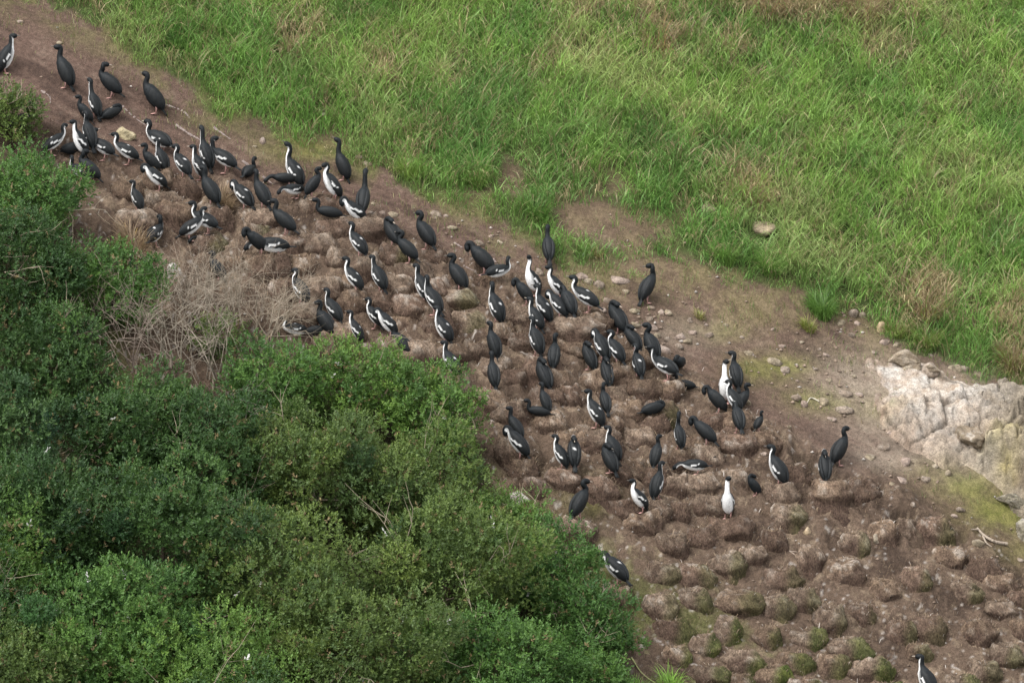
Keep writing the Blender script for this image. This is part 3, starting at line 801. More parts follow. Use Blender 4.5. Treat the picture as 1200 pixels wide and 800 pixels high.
rc = mix(rc, np.array([.07, .055, .04]), np.clip(sst(.05, .0, e1) * .8 + sst(.07, 0, e2) * .6 * sst(-.2, .3, nb_ + na) + .5 * sst(.08, 0, e3) * sst(.0, .4, nb_), 0, 1) * m_in)
rc = mix(rc, np.array([.20, .14, .10]), sst(40, 0, inner + 20 * nb_) * sst(1110, 1050, OX) * .85)
ni, nj = ax.shape
keepq = (m_in.reshape(ni, nj) > .0)
ix = np.arange(ni * nj).reshape(ni, nj)
kq = keepq[:-1, :-1] | keepq[1:, 1:] | keepq[1:, :-1] | keepq[:-1, 1:]
QF = np.stack([ix[:-1, :-1], ix[:-1, 1:], ix[1:, 1:], ix[1:, :-1]], -1)[kq]
used, inv = np.unique(QF, return_inverse=True)
RV = np.stack([px_, py_ - .35 * np.clip(rh, 0, 1), H(px_, py_) + rh * .9], 1)[used] - oc
link("rock_face", new_mesh("rock_face", RV, inv.reshape(-1, 4), np.clip(rc[used], .01, 1), [M_ROCK], True), outcrop)
BLOCKS = [(1066,430,40,26,.15),(1090,438,34,16,.3),(1205,500,26,80,.15),(1140,522,42,38,.45),(1176,518,36,56,.15),(1190,592,40,22,.3),(1212,628,44,30,.3),(1240,560,60,70,.2)]
for i, (x, y, w, h, gu) in enumerate(BLOCKS):
    r = np.random.default_rng(600 + i)
    P = ground(x, y, 0)
    o = link("rock_block", rock_mesh("rock_block", (w / 160 * 1.1, min(w, h) / 160 * 1.3, h / 160 * 1.1), r, 5, 14, .15, (.28, .22, .155) if x < 1150 else (.22, .19, .14), gu, .25 if y > 540 else .1), outcrop)
    o.location = P - oc + np.array([0, -.02, .06])
    o.rotation_euler = (R_(-28), R_(r.uniform(-6, 14)), R_(r.uniform(-15, 15)))
# ------------------------------------------------------------------ grass
def blades(base, lean, length, width, bend, col, segs=4, tipcol=None):
    """curved tapering blades as quad strips; lean is a horizontal unit vector"""
    N = len(base)
    t = np.linspace(0, 1, segs + 1)
    sidev = np.stack([-lean[:, 1], lean[:, 0], np.zeros(N)], 1)
    tw = rng.uniform(-1.2, 1.2, N)
    sidev = sidev * np.cos(tw)[:, None] + lean * np.sin(tw)[:, None]
    V = np.zeros((N, segs + 1, 2, 3), np.float32)
    for k, tt in enumerate(t):
        a = bend * tt * 1.15                                         # the blade's tilt grows along it
        up = np.where(np.abs(bend) > .05, np.sin(bend * tt) / np.maximum(bend, .05), tt)
        fw = (1 - np.cos(bend * tt)) / np.maximum(bend, .05)
        p = base + lean * (fw * length)[:, None]
        p[:, 2] += up * length
        w = width * (1 - tt ** 1.6) * (.7 + .6 * tt) + .0006
        V[:, k, 0] = p - sidev * w[:, None] * .5
        V[:, k, 1] = p + sidev * w[:, None] * .5
    idx = np.arange(N * (segs + 1) * 2).reshape(N, segs + 1, 2)
    F = np.stack([idx[:, :-1, 0], idx[:, :-1, 1], idx[:, 1:, 1], idx[:, 1:, 0]], -1).reshape(-1, 4)
    C = np.repeat(col[:, None, :], segs + 1, 1)
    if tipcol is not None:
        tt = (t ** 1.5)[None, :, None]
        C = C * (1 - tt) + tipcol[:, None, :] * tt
    C = np.repeat(C[:, :, None, :], 2, 2).reshape(-1, 3)
    return V.reshape(-1, 3), F, C
def stack(parts):
    k, Vs, Fs, Cs = 0, [], [], []
    for V, F, C in parts:
        Vs.append(V); Fs.append(F + k); Cs.append(C); k += len(V)
    return np.concatenate(Vs), np.concatenate(Fs), np.concatenate(Cs)
def unit2(a): return np.stack([np.cos(a), np.sin(a), 0 * a], 1)
BROWNP = [(340, 45, 28, 26, 1), (445, 78, 24, 22, .9), (520, 95, 22, 24, .7), (760, 25, 60, 40, .8), (960, 8, 120, 26, 1.2), (690, 10, 60, 26, .7), (880, 222, 42, 20, .9), (1085, 345, 44, 36, 1.1), (1190, 400, 24, 40, .9),
          (650, 75, 24, 24, .5), (500, 165, 26, 20, .4), (1130, 130, 30, 20, .35), (860, 50, 40, 20, .4), (1035, 60, 40, 20, .4), (815, 190, 30, 30, .35)]
DARKP = [(205, 43, 18, 14, 1), (545, 120, 30, 26, .7), (560, 195, 40, 34, .8), (640, 190, 40, 36, .7), (720, 170, 50, 26, .6), (340, 90, 40, 24, .5), (870, 295, 50, 22, .7), (962, 350, 26, 22, .9), (1050, 395, 40, 24, .5), (630, 235, 40, 24, .7), (490, 130, 30, 20, .5), (1100, 395, 40, 20, .6), (830, 280, 40, 25, .5)]
def grass_colour(x, y, X, Y, n):
    a = fbm2(x, y, .9, 3, 61); b = fbm2(x, y, 3.0, 3, 62)
    g = mix(np.array([.215, .338, .080]), np.array([.132, .242, .060]), sst(-.1, .45, a + .6 * b))
    g = mix(g, np.array([.33, .375, .15]), sst(.0, .5, -a + .7 * b) * .75)
    g = mix(g, np.array([.060, .150, .040]), np.clip(gsum(DARKP, X, Y) * 1.0, 0, 1) * .7)
    lush = np.exp(-((np.interp(X, GX, GY) + 14 - Y - 45) / 65) ** 2)
    g = mix(g, np.array([.110, .228, .048]), np.clip(lush * (.75 + .6 * a), 0, 1) * .7)
    br = gsum(BROWNP, X, Y)
    pick = rng.random(n)
    dead = pick < np.clip(.04 + .80 * br + .10 * sst(.1, .5, b), 0, .92)
    g = mix(g, mix(np.array([.42, .335, .20]), np.array([.27, .20, .115]), rng.random(n)), dead * .95)
    return g * rng.uniform(.9, 1.4, (n, 1))
parts = []
nt = 19000
tx = rng.uniform(-9.5, 10.0, nt * 4); ty = rng.uniform(-6.0, 10.5, nt * 4)
X, Y, sd, g, _ = zones(tx, ty)
keep = (rng.random(len(tx)) < g ** 1.5) & (Y < 480) & (((X - 892) / 24) ** 2 + ((Y - 279) / 15) ** 2 > 1) & (((X - 830) / 16) ** 2 + ((Y - 250) / 9) ** 2 > 1)
tx, ty = tx[keep][:nt], ty[keep][:nt]
X, Y, sd, g, _ = zones(tx, ty)
K = 11
n = len(tx) * K
spread = rng.uniform(.02, .11, n); an = rng.uniform(0, 2 * math.pi, n)
bx = np.repeat(tx, K) + np.cos(an) * spread; by = np.repeat(ty, K) + np.sin(an) * spread
tuft_dir = np.repeat(rng.normal(-1.25, .9, len(tx)), K)                  # most tufts hang down the slope
la = np.where(rng.random(n) < .62, tuft_dir + rng.normal(0, .5, n), an)
tall = np.repeat((.16 + .30 * sst(.35, 1.0, g)) * rng.uniform(.7, 1.3, len(tx)), K)
shortband = np.repeat(sst(-8, 45, sd), K)
ln = tall * (.45 + .6 * shortband) * rng.uniform(.7, 1.2, n)
wd = rng.uniform(.007, .016, n) * (.8 + .4 * shortband)
bd = rng.uniform(.9, 2.7, n)
tuftc = grass_colour(tx, ty, X, Y, len(tx))
c = np.repeat(tuftc, K, 0) * rng.uniform(.82, 1.2, (n, 1))
dry = rng.random(n) < .11
c = np.where(dry[:, None], np.array([.34, .27, .15]) * rng.uniform(.7, 1.2, (n, 1)), c)
base = np.stack([bx, by, H(bx, by) - .015], 1)
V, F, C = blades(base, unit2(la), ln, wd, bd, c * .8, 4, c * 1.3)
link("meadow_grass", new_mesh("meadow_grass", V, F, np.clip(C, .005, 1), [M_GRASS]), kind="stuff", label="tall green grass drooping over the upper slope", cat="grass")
# thin short grass on worn ground, along the edge, on the moss and between the lowest nests
m = 110000
sx = rng.uniform(-8.5, 8.5, m); sy = rng.uniform(-7, 7, m)
X, Y, sd, g, nst_ = zones(sx, sy)
nn = fbm2(sx, sy, 3.0, 3, 66)
den = np.clip(.9 * np.exp(-((sd + 8) / 40) ** 2) * sst(-.35, .4, nn) + .7 * gsum(WORN, X, Y) * sst(-.2, .4, nn) + .75 * gsum(MOSS, X, Y) * sst(-.2, .2, nn), 0, 1) * (1 - nst_ * .9)
keep = rng.random(m) < den
sx, sy, X, Y = sx[keep], sy[keep], X[keep], Y[keep]
n = len(sx)
c = mix(np.array([.14, .17, .05]), np.array([.25, .21, .10]), sst(.2, .8, rng.random(n)))
c = mix(c, np.array([.08, .15, .03]), (rng.random(n) < .3) * .8)
V, F, C = blades(np.stack([sx, sy, H(sx, sy) - .01], 1), unit2(rng.uniform(0, 6.28, n)), rng.uniform(.05, .17, n), rng.uniform(.006, .012, n), rng.uniform(.3, 1.9, n), c, 2)
link("short_grass", new_mesh("short_grass", V, F, C, [M_GRASS]), kind="stuff", label="thin short grass on the worn ground along the mud edge", cat="grass")
# loose straw, root fibres and feathers over the nest ground
m = 60000
sx = rng.uniform(-8, 8.2, m); sy = rng.uniform(-7.6, 4.5, m)
X, Y, sd, g, nst_ = zones(sx, sy)
keep = rng.random(m) < np.clip(nst_ * (.35 + .8 * sst(-.2, .4, fbm2(sx, sy, 2.2, 3, 68))), .0, 1)
sx, sy = sx[keep], sy[keep]
n = len(sx)
c = .84 * mix(np.array([.31, .23, .15]), np.array([.13, .085, .06]), rng.random(n) ** .7) * rng.uniform(.7, 1.15, (n, 1))
S1 = blades(np.stack([sx, sy, H(sx, sy) + rng.uniform(-.01, .015, n)], 1), unit2(rng.normal(-1.2, 1.3, n)), rng.uniform(.05, .16, n), rng.uniform(.004, .010, n), rng.uniform(1.4, 2.4, n), c, 2)
fw = np.vstack([q[0] for q in FIBRES]); fl = np.vstack([q[1] for q in FIBRES])
n = len(fw)
c = .84 * mix(np.array([.36, .27, .18]), np.array([.12, .08, .055]), rng.random(n) ** .8) * rng.uniform(.7, 1.15, (n, 1))
S2 = blades(fw - [0, 0, .008], unit2(np.arctan2(fl[:, 1], fl[:, 0]) + rng.normal(0, .7, n)), rng.uniform(.05, .13, n), rng.uniform(.004, .010, n), rng.uniform(1.5, 2.9, n), c, 3)
fl_ = (rng.random(n) < .06)
V, F, C = stack([S1, S2])
pick = np.repeat(rng.random(len(C) // 6 + 1) < .05, 6)[:len(C)]
C = np.where(pick[:, None], np.array([.48, .43, .38]), C)
link("nest_straw", new_mesh("nest_straw", V, F, C, [M_STRAW]), kind="stuff", label="loose straw and root fibres strewn over the nesting slope", cat="straw")
GV, GF = [], []
for st in STREAKS:
    Q = crom(np.array([(*p, 0) for p in st], float), 9)[:, :2]
    for k in range(len(Q) - 1):
        if rng.random() < .10: continue
        t0 = k / len(Q)
        w = .020 * (1 - .6 * t0) * rng.uniform(.5, 1.5)
        a_, b_ = ground(*Q[k], .006), ground(*Q[k + 1], .006)
        sd_ = np.cross(b_ - a_, [0, -.6, .8]); sd_ /= np.linalg.norm(sd_)
        i0 = len(GV)
        GV += [a_ - sd_ * w, a_ + sd_ * w, b_ + sd_ * w * rng.uniform(.5, 1), b_ - sd_ * w * rng.uniform(.5, 1)]
        GF.append((i0, i0 + 1, i0 + 2, i0 + 3))
link("guano_streaks", new_mesh("guano_streaks", np.array(GV), np.array(GF), np.tile([.22, .175, .155], (len(GV), 1)), [M_ROCK]), kind="stuff", label="thin whitish guano streaks running down the bare mud", cat="guano")
# crumbs of stone, shell and guano
OCT = np.array([[1,0,0],[-1,0,0],[0,1,0],[0,-1,0],[0,0,1],[0,0,-1]], float)
OCF = np.array([[0,2,4],[2,1,4],[1,3,4],[3,0,4],[2,0,5],[1,2,5],[3,1,5],[0,3,5]])
m = 9000
sx = rng.uniform(-8.5, 8.5, m); sy = rng.uniform(-7.6, 7, m)
X, Y, sd, g, nst_ = zones(sx, sy)
rk = gsum([(780, 385, 70, 40, 1), (950, 450, 80, 50, 1), (1060, 550, 70, 40, .9), (1000, 380, 30, 20, .9), (560, 290, 60, 24, .7)], X, Y)
keep = (rng.random(m) < (1 - g) * (.12 + .75 * rk + .12 * nst_))
sx, sy, rk = sx[keep], sy[keep], rk[keep]
n = len(sx)
sz = rng.uniform(.007, .022, n) * (1 + .7 * rk)
V = OCT[None] * (sz[:, None, None] * rng.uniform(.5, 1.5, (n, 6, 1)) * np.array([1.3, 1, .8])) + np.stack([sx, sy, H(sx, sy) + sz * .4], 1)[:, None, :]
F = (OCF[None] + (np.arange(n) * 6)[:, None, None]).reshape(-1, 3)
c = mix(np.array([.27, .20, .15]), np.array([.46, .41, .36]), (rng.random(n) < .22) * 1.0) * rng.uniform(.6, 1.15, (n, 1))
link("pebbles", new_mesh("pebbles", V.reshape(-1, 3), F, np.repeat(c, 6, 0), [M_ROCK]), kind="stuff", label="small pebbles and pale crumbs scattered over bare mud", cat="pebbles")

# single tussocks that stand out of the meadow or the bare ground: x, y of the foot, reach, number of blades, dry share, label
TUSSOCKS = [(962, 368, .34, 520, .0, (.045, .125, .030), "isolated round green tussock standing on the bare worn ground"),
 (947, 386, .20, 160, .1, (.09, .15, .04), "short flat green tuft just below the isolated round tussock"),
 (205, 56, .24, 260, .0, (.040, .115, .030), "dark round green tussock at the meadow's upper left edge"),
 (1085, 372, .46, 520, .85, (.14, .2, .05), "dry brown tussock drooping above the outcrop's stones"),
 (1188, 432, .42, 420, .6, (.10, .15, .05), "brownish tussock hanging at the right edge above the outcrop"),
 (1085, 405, .36, 340, .1, (.075, .15, .045), "bluish green tussock between the orange-buff stone and the outcrop"),
 (1050, 392, .26, 240, .1, (.08, .16, .045), "small green tussock right behind the orange-buff stone"),
 (342, 62, .30, 280, .9, (.12, .2, .05), "dry brown tussock in the meadow's upper left"),
 (446, 98, .30, 280, .9, (.12, .2, .05), "dry brown tussock in the meadow above the grass-edge bird"),
 (885, 240, .36, 340, .8, (.12, .2, .05), "straw-coloured tussock just above the big buff boulder"),
 (556, 215, .34, 380, .1, (.06, .15, .04), "dark green tussock left of the narrow bare gap in meadow"),
 (628, 252, .36, 420, .05, (.05, .14, .035), "dark green tussock right of the narrow bare gap, above back-turned bird"),
 (850, 305, .34, 380, .05, (.06, .16, .04), "bright green tussock under the big buff boulder's left"),
 (900, 318, .34, 380, .05, (.06, .16, .04), "bright green tussock under the big buff boulder's right"),
 (480, 205, .30, 300, .05, (.09, .2, .05), "bright green tussock leaning over the mud at grass edge"),
 (155, 290, .36, 420, .97, (.2, .2, .08), "pale dry grass clump at the left shrub's edge before a pied bird"),
 (262, 238, .26, 260, 1.0, (.3, .25, .15), "pale straw nest heap of dry grass among the birds"),
 (785, 806, .30, 170, .05, (.10, .26, .05), "fresh bright green grass clump at the bottom beside the shrubs"),
 (745, 812, .26, 120, .05, (.09, .24, .05), "smaller bright green grass clump left at the bottom edge"),
 (1010, 22, .55, 420, .95, (.2, .2, .1), "dry reddish brown grass bank at the top edge, right of centre"),
 (900, 18, .50, 380, .95, (.2, .2, .1), "dry reddish brown grass bank at the top edge, centre"),
 (770, 55, .40, 260, .8, (.2, .2, .1), "dry pale grass with tall straw stalks near the top edge"),
 (700, 300, .14, 90, .3, (.10, .15, .05), "tiny green tuft on worn ground left of the lone bird"),
 (820, 372, .14, 90, .3, (.10, .15, .05), "tiny green tuft on worn ground right of the lone bird")]
def tussock_mesh(x, y, reach, nb, dryp, gc, P, r):
    n = int(nb * 1.5)
    an = r.uniform(0, 2 * math.pi, n); sp = reach * .45 * np.sqrt(r.random(n))
    bx, by = P[0] + np.cos(an) * sp, P[1] + np.sin(an) * sp
    base = np.stack([bx, by, H(bx, by) - .02], 1) - P
    gcol = np.array(gc) * np.array([2.2, 1.5, 1.2]) * r.uniform(.7, 1.4, (n, 1))
    dcol = mix(np.array([.38, .29, .17]), np.array([.22, .14, .085]), r.random(n))
    c = np.where((r.random(n) < dryp)[:, None], dcol, gcol)
    la = an + r.normal(0, .5, n)
    return blades(base, unit2(la), reach * r.uniform(.6, 1.35, n), r.uniform(.006, .012, n), r.uniform(.8, 2.6, n), c * .75, 4, c * 1.25)
for i, (x, y, reach, nb, dryp, gc, lab) in enumerate(TUSSOCKS):
    r = np.random.default_rng(1500 + i)
    P = ground(x, y, 0)
    V, F, C = tussock_mesh(x, y, reach, nb, dryp, gc, P, r)
    dryn = dryp > .5
    link("dry_grass_clump" if dryn else "grass_tussock", new_mesh("tussock", V, F, np.clip(C, .005, 1), [M_GRASS]), None, P, None, lab, "grass clump")
# tall pale stalks
for i, (x, y, hh, lean, lab) in enumerate([(820, 50, .55, .35, "tall pale straw stalk leaning right at the top of the meadow"), (809, 52, .42, .05, "upright pale straw stalk left of the tall leaning stalk"), (790, 60, .5, -.2, "thin dry stalk leaning left near the top edge"),
                                        (745, 52, .45, -.4, "bent dry stalk at the top of the meadow, leftmost of the stalks")]):
    P = ground(x, y, 0)
    r = np.random.default_rng(1700 + i)
    n = 7
    b0 = np.tile([0., 0, -.02], (n, 1)) + r.normal(0, .015, (n, 3)) * [1, 1, 0]
    la = np.where(r.random(n) < .6, 0 if lean > 0 else math.pi, r.uniform(0, 6.28, n))
    V, F, C = blades(b0, unit2(la), hh * r.uniform(.6, 1.1, n), np.full(n, .016), np.abs(lean) + r.uniform(0, .5, n), np.tile([.50, .42, .28], (n, 1)), 5)
    link("straw_stalk", new_mesh("straw_stalk", V, F, C, [M_GRASS]), None, P, None, lab, "stalk")

# ------------------------------------------------------------------ woody things
def tubes(segs, sides=4):
    """segs: list of (p0, p1, r0, r1, colour)"""
    A = np.array([s[0] for s in segs], float); B = np.array([s[1] for s in segs], float)
    ra = np.array([s[2] for s in segs]); rb = np.array([s[3] for s in segs]); col = np.array([s[4] for s in segs])
    T = B - A; T /= np.linalg.norm(T, axis=1)[:, None] + 1e-9
    ref = np.where(np.abs(T[:, 2:3]) > .9, np.array([[1., 0, 0]]), np.array([[0, 0, 1.]]))
    U = np.cross(T, ref); U /= np.linalg.norm(U, axis=1)[:, None] + 1e-9
    W = np.cross(T, U)
    a = np.linspace(0, 2 * math.pi, sides, endpoint=False)
    ring = np.cos(a)[None, :, None] * U[:, None, :] + np.sin(a)[None, :, None] * W[:, None, :]
    V = np.concatenate([A[:, None] + ring * ra[:, None, None], B[:, None] + ring * rb[:, None, None]], 1)
    N = len(segs)
    idx = np.arange(N * 2 * sides).reshape(N, 2, sides)
    F = np.stack([idx[:, 0], np.roll(idx[:, 0], -1, 1), np.roll(idx[:, 1], -1, 1), idx[:, 1]], -1).reshape(-1, 4)
    return V.reshape(-1, 3), F, np.repeat(col, 2 * sides, 0)
def grow(p, d, ln, rad, depth, r, out, col, wob=.35, kids=(2, 4)):
    k = 3
    q = p.copy()
    for j in range(k):
        d = d + r.normal(0, wob * .45, 3); d /= np.linalg.norm(d)
        q2 = q + d * ln / k
        out.append((q, q2, rad * (1 - .22 * j), rad * (1 - .22 * (j + 1)), col * r.uniform(.75, 1.2)))
        if depth > 0 and j > 0:
            for _ in range(int(r.integers(1, kids[0] + 1))):
                d2 = d + r.normal(0, .62, 3); d2 /= np.linalg.norm(d2)
                grow(q2.copy(), d2, ln * r.uniform(.5, .8), rad * .55, depth - 1, r, out, col, wob, kids)
        q = q2
DEADS = [(200, 430, .85, -.25, .3, (.40, .33, .25), "pale leafless shrub at the lower left of the dead thicket"),
 (250, 455, .95, .0, .3, (.37, .30, .23), "pale leafless shrub at the lower middle of the dead thicket"),
 (300, 420, .85, .3, .2, (.39, .31, .23), "pale leafless shrub at the lower right of the dead thicket"),
 (245, 385, .75, .0, .15, (.34, .27, .20), "brownish leafless shrub in the middle of the dead thicket"),
 (318, 398, .52, .25, .15, (.36, .28, .20), "leafless shrub right of the dead thicket beside pied bird"),
 (212, 360, .55, -.1, .2, (.36, .28, .21), "leafless shrub below the guano-splattered stone"),
 (268, 368, .46, .15, .1, (.33, .26, .19), "small leafless shrub at the top of the dead thicket"),
 (160, 440, .80, -.2, .25, (.32, .24, .19), "reddish brown leafless shrub at the dead thicket's far left"),
 (20, 815, .70, .2, .5, (.38, .33, .24), "pale dead twigs at the bottom left corner"),
 (300, 812, .40, .1, .6, (.38, .33, .24), "small pale dead twigs at the bottom edge between shrubs"),
 (350, 640, .55, .1, 1.0, (.30, .25, .18), "dead grey forked branch in the middle of the green shrubs"),
 (290, 545, .50, .2, 1.0, (.26, .22, .17), "dead twigs in the dark hollow of the green shrubs")]
for i, (x, y, ln, lx, lift, colr, lab) in enumerate(DEADS):
    r = np.random.default_rng(1800 + i)
    P = ground(x, y, 0)
    segs = []
    for s in range(10 if lift < .4 else 3):
        d = np.array([lx + r.normal(0, .42), -.40 + r.normal(0, .3), 1.0]); d /= np.linalg.norm(d)
        grow(np.array([r.normal(0, .12), r.normal(0, .1), -.05 + lift * .6]), d, ln * .9, .0105, 3, r, segs, np.array(colr) * np.array([.74, .77, .79]), .3)
    root = bpy.data.objects.new("dead_shrub", None); COL.objects.link(root); root.location = P
    tag(root, lab, "dead shrub", "leafless shrubs")
    base = [(np.array([0, 0, -.1]), np.array([.0, 0, .05 + lift * .6]), .02, .014, np.array(colr) * .8)]
    link("stem", new_mesh("stem", *tubes(base, 6), [M_TWIG]), root)
    link("branches", new_mesh("branches", *tubes(segs), [M_TWIG]), root, kind="stuff")
# driftwood and sticks lying on the slope
def stick(pts, rad, colr, lab, name, cat, twigs=()):
    Q = [ground(px, py, rad * 1.2) for px, py in pts]
    o0 = Q[0]
    C = crom(np.array([q - o0 for q in Q]), 4)
    segs = [(C[k], C[k + 1], rad * (1 - .5 * k / len(C)), rad * (1 - .5 * (k + 1) / len(C)), np.array(colr)) for k in range(len(C) - 1)]
    o = link(name, new_mesh(name, *tubes(segs, 7), [M_TWIG], True), None, o0, None, lab, cat)
    for tw in twigs:
        T = crom(np.array([ground(px, py, rad * 1.5) - o0 for px, py in tw]), 3)
        sg = [(T[k], T[k + 1], rad * .6 * (1 - .6 * k / len(T)), rad * .6 * (1 - .6 * (k + 1) / len(T)), np.array(colr)) for k in range(len(T) - 1)]
        link('side_twig', new_mesh('side_twig', *tubes(sg, 6), [M_TWIG], True), o)
stick([(1180, 637), (1165, 634), (1152, 626), (1145, 618)], 0.028, (.28, .23, .18), "pale forked driftwood branch lying right of the nests", "driftwood_branch", "branch", [[(1152, 628), (1156, 636), (1162, 640)], [(1146, 620), (1138, 620)]])
stick([(688, 574), (704, 572), (720, 576)], .012, (.14, .10, .08), "thin dark twig carried in the dark bird's bill", "twig", "twig")
stick([(925, 645), (938, 655), (948, 668)], .010, (.30, .24, .19), "thin root lying between nests below the tan upright stone", "root", "root", [[(925, 645), (945, 648), (958, 650)]])
stick([(820, 662), (835, 668), (845, 672)], .012, (.24, .18, .14), "short brown stick among the mid lower nests", "stick", "stick")
stick([(960, 470), (950, 466), (945, 474)], .012, (.42, .38, .30), "pale curved root on the mossy patch", "root", "root")
stick([(740, 770), (752, 788), (768, 800)], .012, (.30, .30, .14), "pale green fallen stalk at the bottom beside fresh grass", "stalk", "stalk")

# ------------------------------------------------------------------ leafy shrubs of the lower left
TONES = {'d': ((.030, .068, .020), (.062, .120, .028)), 'm': ((.048, .110, .026), (.094, .180, .038)), 'o': ((.060, .102, .026), (.124, .176, .042)),
         'b': ((.034, .076, .026), (.068, .124, .034)), 'l': ((.068, .140, .028), (.134, .222, .046))}
SHRUBS = [ # centre in the photograph, half sizes, height of the crown's middle over the ground (m), tone, label
 (6, 135, 46, 34, .30, 'o', "low olive shrub at the left edge hiding a dark bird's body"),
 (34, 232, 80, 58, .55, 'm', "green shrub at the left edge just below the olive one"),
 (132, 335, 66, 56, .70, 'm', "rich green rounded shrub left of the dead thicket"),
 (25, 320, 82, 80, .70, 'd', "dark shrub at the left edge beside the rich green rounded one"),
 (58, 430, 86, 66, .80, 'd', "dark broad shrub below the rich green rounded one"),
 (10, 520, 70, 76, 1.0, 'b', "bluish green shrub at the left edge, halfway down"),
 (150, 500, 100, 66, .9, 'd', "dark green shrub below the left of the dead thicket"),
 (70, 610, 100, 74, 1.2, 'd', "dark green shrub low on the left, above the bottom ones"),
 (0, 660, 52, 66, 1.4, 'l', "bright green shrub poking in at the left edge, lower down"),
 (318, 452, 66, 54, .70, 'm', "dark-hollowed green shrub right under the dead thicket"),
 (420, 452, 86, 52, .70, 'l', "bright green shrub topping the thicket below the mid birds"),
 (505, 488, 66, 62, .70, 'l', "bright green round shrub nearest the middle birds"),
 (235, 545, 96, 64, 1.1, 'd', "dark shrub in the middle of the left thicket"),
 (365, 560, 96, 66, 1.0, 'o', "olive shrub with pale tips in the middle of the thicket"),
 (190, 640, 106, 76, 1.4, 'd', "darkest shrub below the thicket's middle"),
 (470, 570, 96, 62, .9, 'o', "olive shrub below the bright round one"),
 (590, 622, 58, 50, .6, 'l', "bright green shrub bulging right below the mud stone"),
 (520, 672, 104, 70, 1.1, 'o', "broad olive shrub left of the bright bulging one"),
 (645, 672, 62, 56, .7, 'm', "green shrub beside the two-barred preening bird"),
 (330, 690, 104, 74, 1.4, 'o', "olive brown shrub with dead forked branch above it"),
 (110, 745, 116, 70, 1.7, 'm', "green shrub near the bottom left corner"),
 (690, 742, 56, 62, .6, 'm', "green shrub at the right foot of the thicket"),
 (420, 770, 116, 62, 1.5, 'o', "olive shrub at the bottom edge, middle of the thicket"),
 (235, 785, 100, 52, 1.8, 'l', "yellowish green shrub at the bottom edge, left of middle"),
 (580, 778, 106, 62, 1.2, 'm', "green shrub at the bottom edge below the broad olive one"),
 (20, 790, 72, 46, 1.8, 'o', "olive shrub in the bottom left corner"),
 (690, 806, 60, 40, .7, 'm', "low green shrub at the bottom edge, rightmost of the thicket"),
 (255, 398, 34, 30, .30, 'o', "small sparse green shrub growing up through the dead thicket"),
 (-70, 420, 80, 120, .9, 'd', "dark shrub just beyond the left edge, upper"),
 (-80, 700, 90, 120, 1.4, 'd', "dark shrub just beyond the left edge, lower"),
 (300, 880, 160, 70, 1.9, 'd', "dark shrub just beyond the bottom edge, left"),
 (560, 880, 150, 70, 1.4, 'm', "green shrub just beyond the bottom edge, right")]
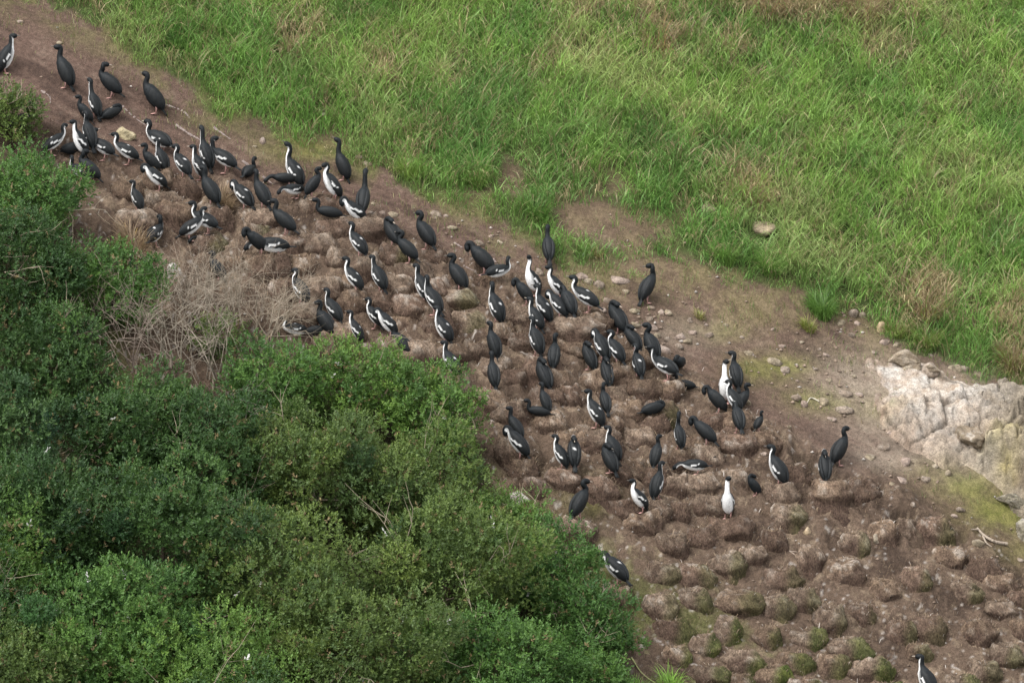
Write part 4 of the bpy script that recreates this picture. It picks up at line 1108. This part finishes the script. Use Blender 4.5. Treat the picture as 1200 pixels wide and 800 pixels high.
def shrub_crown(rx, ry, tone, r, dens=1.0, full=True):
    """leaf sprigs over many overlapping lobes"""
    rx, ry = (rx * 1.08, ry * 1.14) if full else (rx * .97, ry * .97)
    R = np.array([rx, (rx + ry) * .46, ry])
    nl = 46
    d = r.normal(size=(nl, 3)); d[:, 1] -= .35; d[:, 2] += .25
    d /= np.linalg.norm(d, axis=1)[:, None]
    lc = d * R * r.uniform(.42, 1.0, (nl, 1)); lr = r.uniform(.14, .40, nl) * (rx * ry) ** .5
    lt = r.uniform(0, 1, nl)
    area = 4 * math.pi * ((rx * ry) ** .5) ** 2
    M = int(2100 * area * dens ** 1) // 5
    li = r.integers(0, nl, M)
    sd = r.normal(size=(M, 3)); sd /= np.linalg.norm(sd, axis=1)[:, None]
    ctr = lc[li] + sd * (lr[li] * r.uniform(.72, 1.06, M))[:, None] * np.array([1, 1, .9])
    ins = np.zeros(M, bool)
    for k in range(nl):                                              # drop sprigs buried deep in another lobe
        ins |= (np.linalg.norm((ctr - lc[k]), axis=1) < lr[k] * .62)
    ctr, sd, li = ctr[~ins], sd[~ins], li[~ins]
    core = int(M * .10)
    q = r.normal(size=(core, 3)); q /= np.linalg.norm(q, axis=1)[:, None]
    ctr = np.vstack([ctr, q * R * r.uniform(.5, .75, (core, 1))]); sd = np.vstack([sd, q]); li = np.concatenate([li, r.integers(0, nl, core)])
    M = len(ctr)
    ax = sd * .8 + np.array([0, -.12, .65]) + r.normal(0, .28, (M, 3)); ax /= np.linalg.norm(ax, axis=1)[:, None]
    K = 8
    t = np.tile(np.arange(K) / K, M)
    A = np.repeat(ax, K, 0); n = M * K
    rd = r.normal(size=(n, 3)); rd -= np.sum(rd * A, 1)[:, None] * A; rd /= np.linalg.norm(rd, axis=1)[:, None]
    sl = np.repeat(r.uniform(.07, .15, M), K)
    P = np.repeat(ctr, K, 0) + A * (t * sl)[:, None]
    ld = A * (.35 + .9 * t)[:, None] + rd * (1.05 - .45 * t)[:, None]; ld /= np.linalg.norm(ld, axis=1)[:, None]
    L = r.uniform(.036, .064, n) * (1 - .25 * t); W = L * r.uniform(.40, .55, n)
    sv = np.cross(ld, A + .3 * rd); sv /= np.linalg.norm(sv, axis=1)[:, None] + 1e-9
    V = np.stack([P, P + ld * (L * .5)[:, None] + sv * (W * .5)[:, None], P + ld * L[:, None], P + ld * (L * .5)[:, None] - sv * (W * .5)[:, None]], 1)
    F = np.arange(n * 4).reshape(n, 4)
    a, b = np.array(TONES[tone][0]), np.array(TONES[tone][1])
    f = np.clip(np.repeat(lt[li] * .45 + r.uniform(0, .55, M), K) + .25 * (t - .4), 0, 1)
    c = mix(a, b, f) * r.uniform(.8, 1.2, (n, 1))
    lob = r.normal(0, .14, (nl, 1)) * np.array([1.3, 1.0, .6]) + 1
    c = c * np.repeat(lob[li], K, 0)
    spl = np.repeat(r.random(M) < .0007, K)
    c = np.where(spl[:, None], np.array([.6, .58, .54]), c)
    odd = np.repeat(r.random(M) < .03, K)
    c = np.where(odd[:, None], np.array([.20, .15, .07]) * r.uniform(.7, 1.2, (n, 1)), c)
    return V.reshape(-1, 3), F, np.repeat(np.clip(c, .005, 1), 4, 0)
for i, (x, y, rx, ry, lift, tone, lab) in enumerate(SHRUBS):
    r = np.random.default_rng(2000 + i)
    Cc = ground(x, y, lift)
    g0 = H(Cc[0], Cc[1] + .15)[0]
    foot = np.array([Cc[0], Cc[1] + .15, g0])
    root = bpy.data.objects.new("shrub", None); COL.objects.link(root); root.location = foot
    tag(root, lab, "shrub", "leafy shrubs of the thicket")
    off = Cc - foot
    dens = .5 if (x < -20 or y > 820) else (.5 if lab.startswith("small sparse") else 1.0)
    V, F, C = shrub_crown(rx / 80, ry / 80, tone, r, dens, y > 530 and x < 560)
    link("crown", new_mesh("crown", V + off, F, C, [M_LEAF]), root)
    tips = []
    link("trunk", new_mesh("trunk", *tubes([(np.array([0, 0, -.15]), off * .45 + [.03, 0, 0], .07, .05, np.ones(3)), (off * .45 + [.03, 0, 0], off, .05, .03, np.ones(3))], 8), [M_BARK]), root)
    bc = np.array([.30, .25, .18]) * r.uniform(.6, 1.1)
    for s in range(2):
        d = r.normal(size=3) * [1, .8, .6] + [0, -.35, .55]; d /= np.linalg.norm(d)
        grow(off * .6, d, max(rx, ry) / 80 * r.uniform(.55, .9), .016, 2, r, tips, bc, .4)
    link("limbs", new_mesh("limbs", *tubes(tips), [M_TWIG]), root, kind="stuff")
finish_labels()
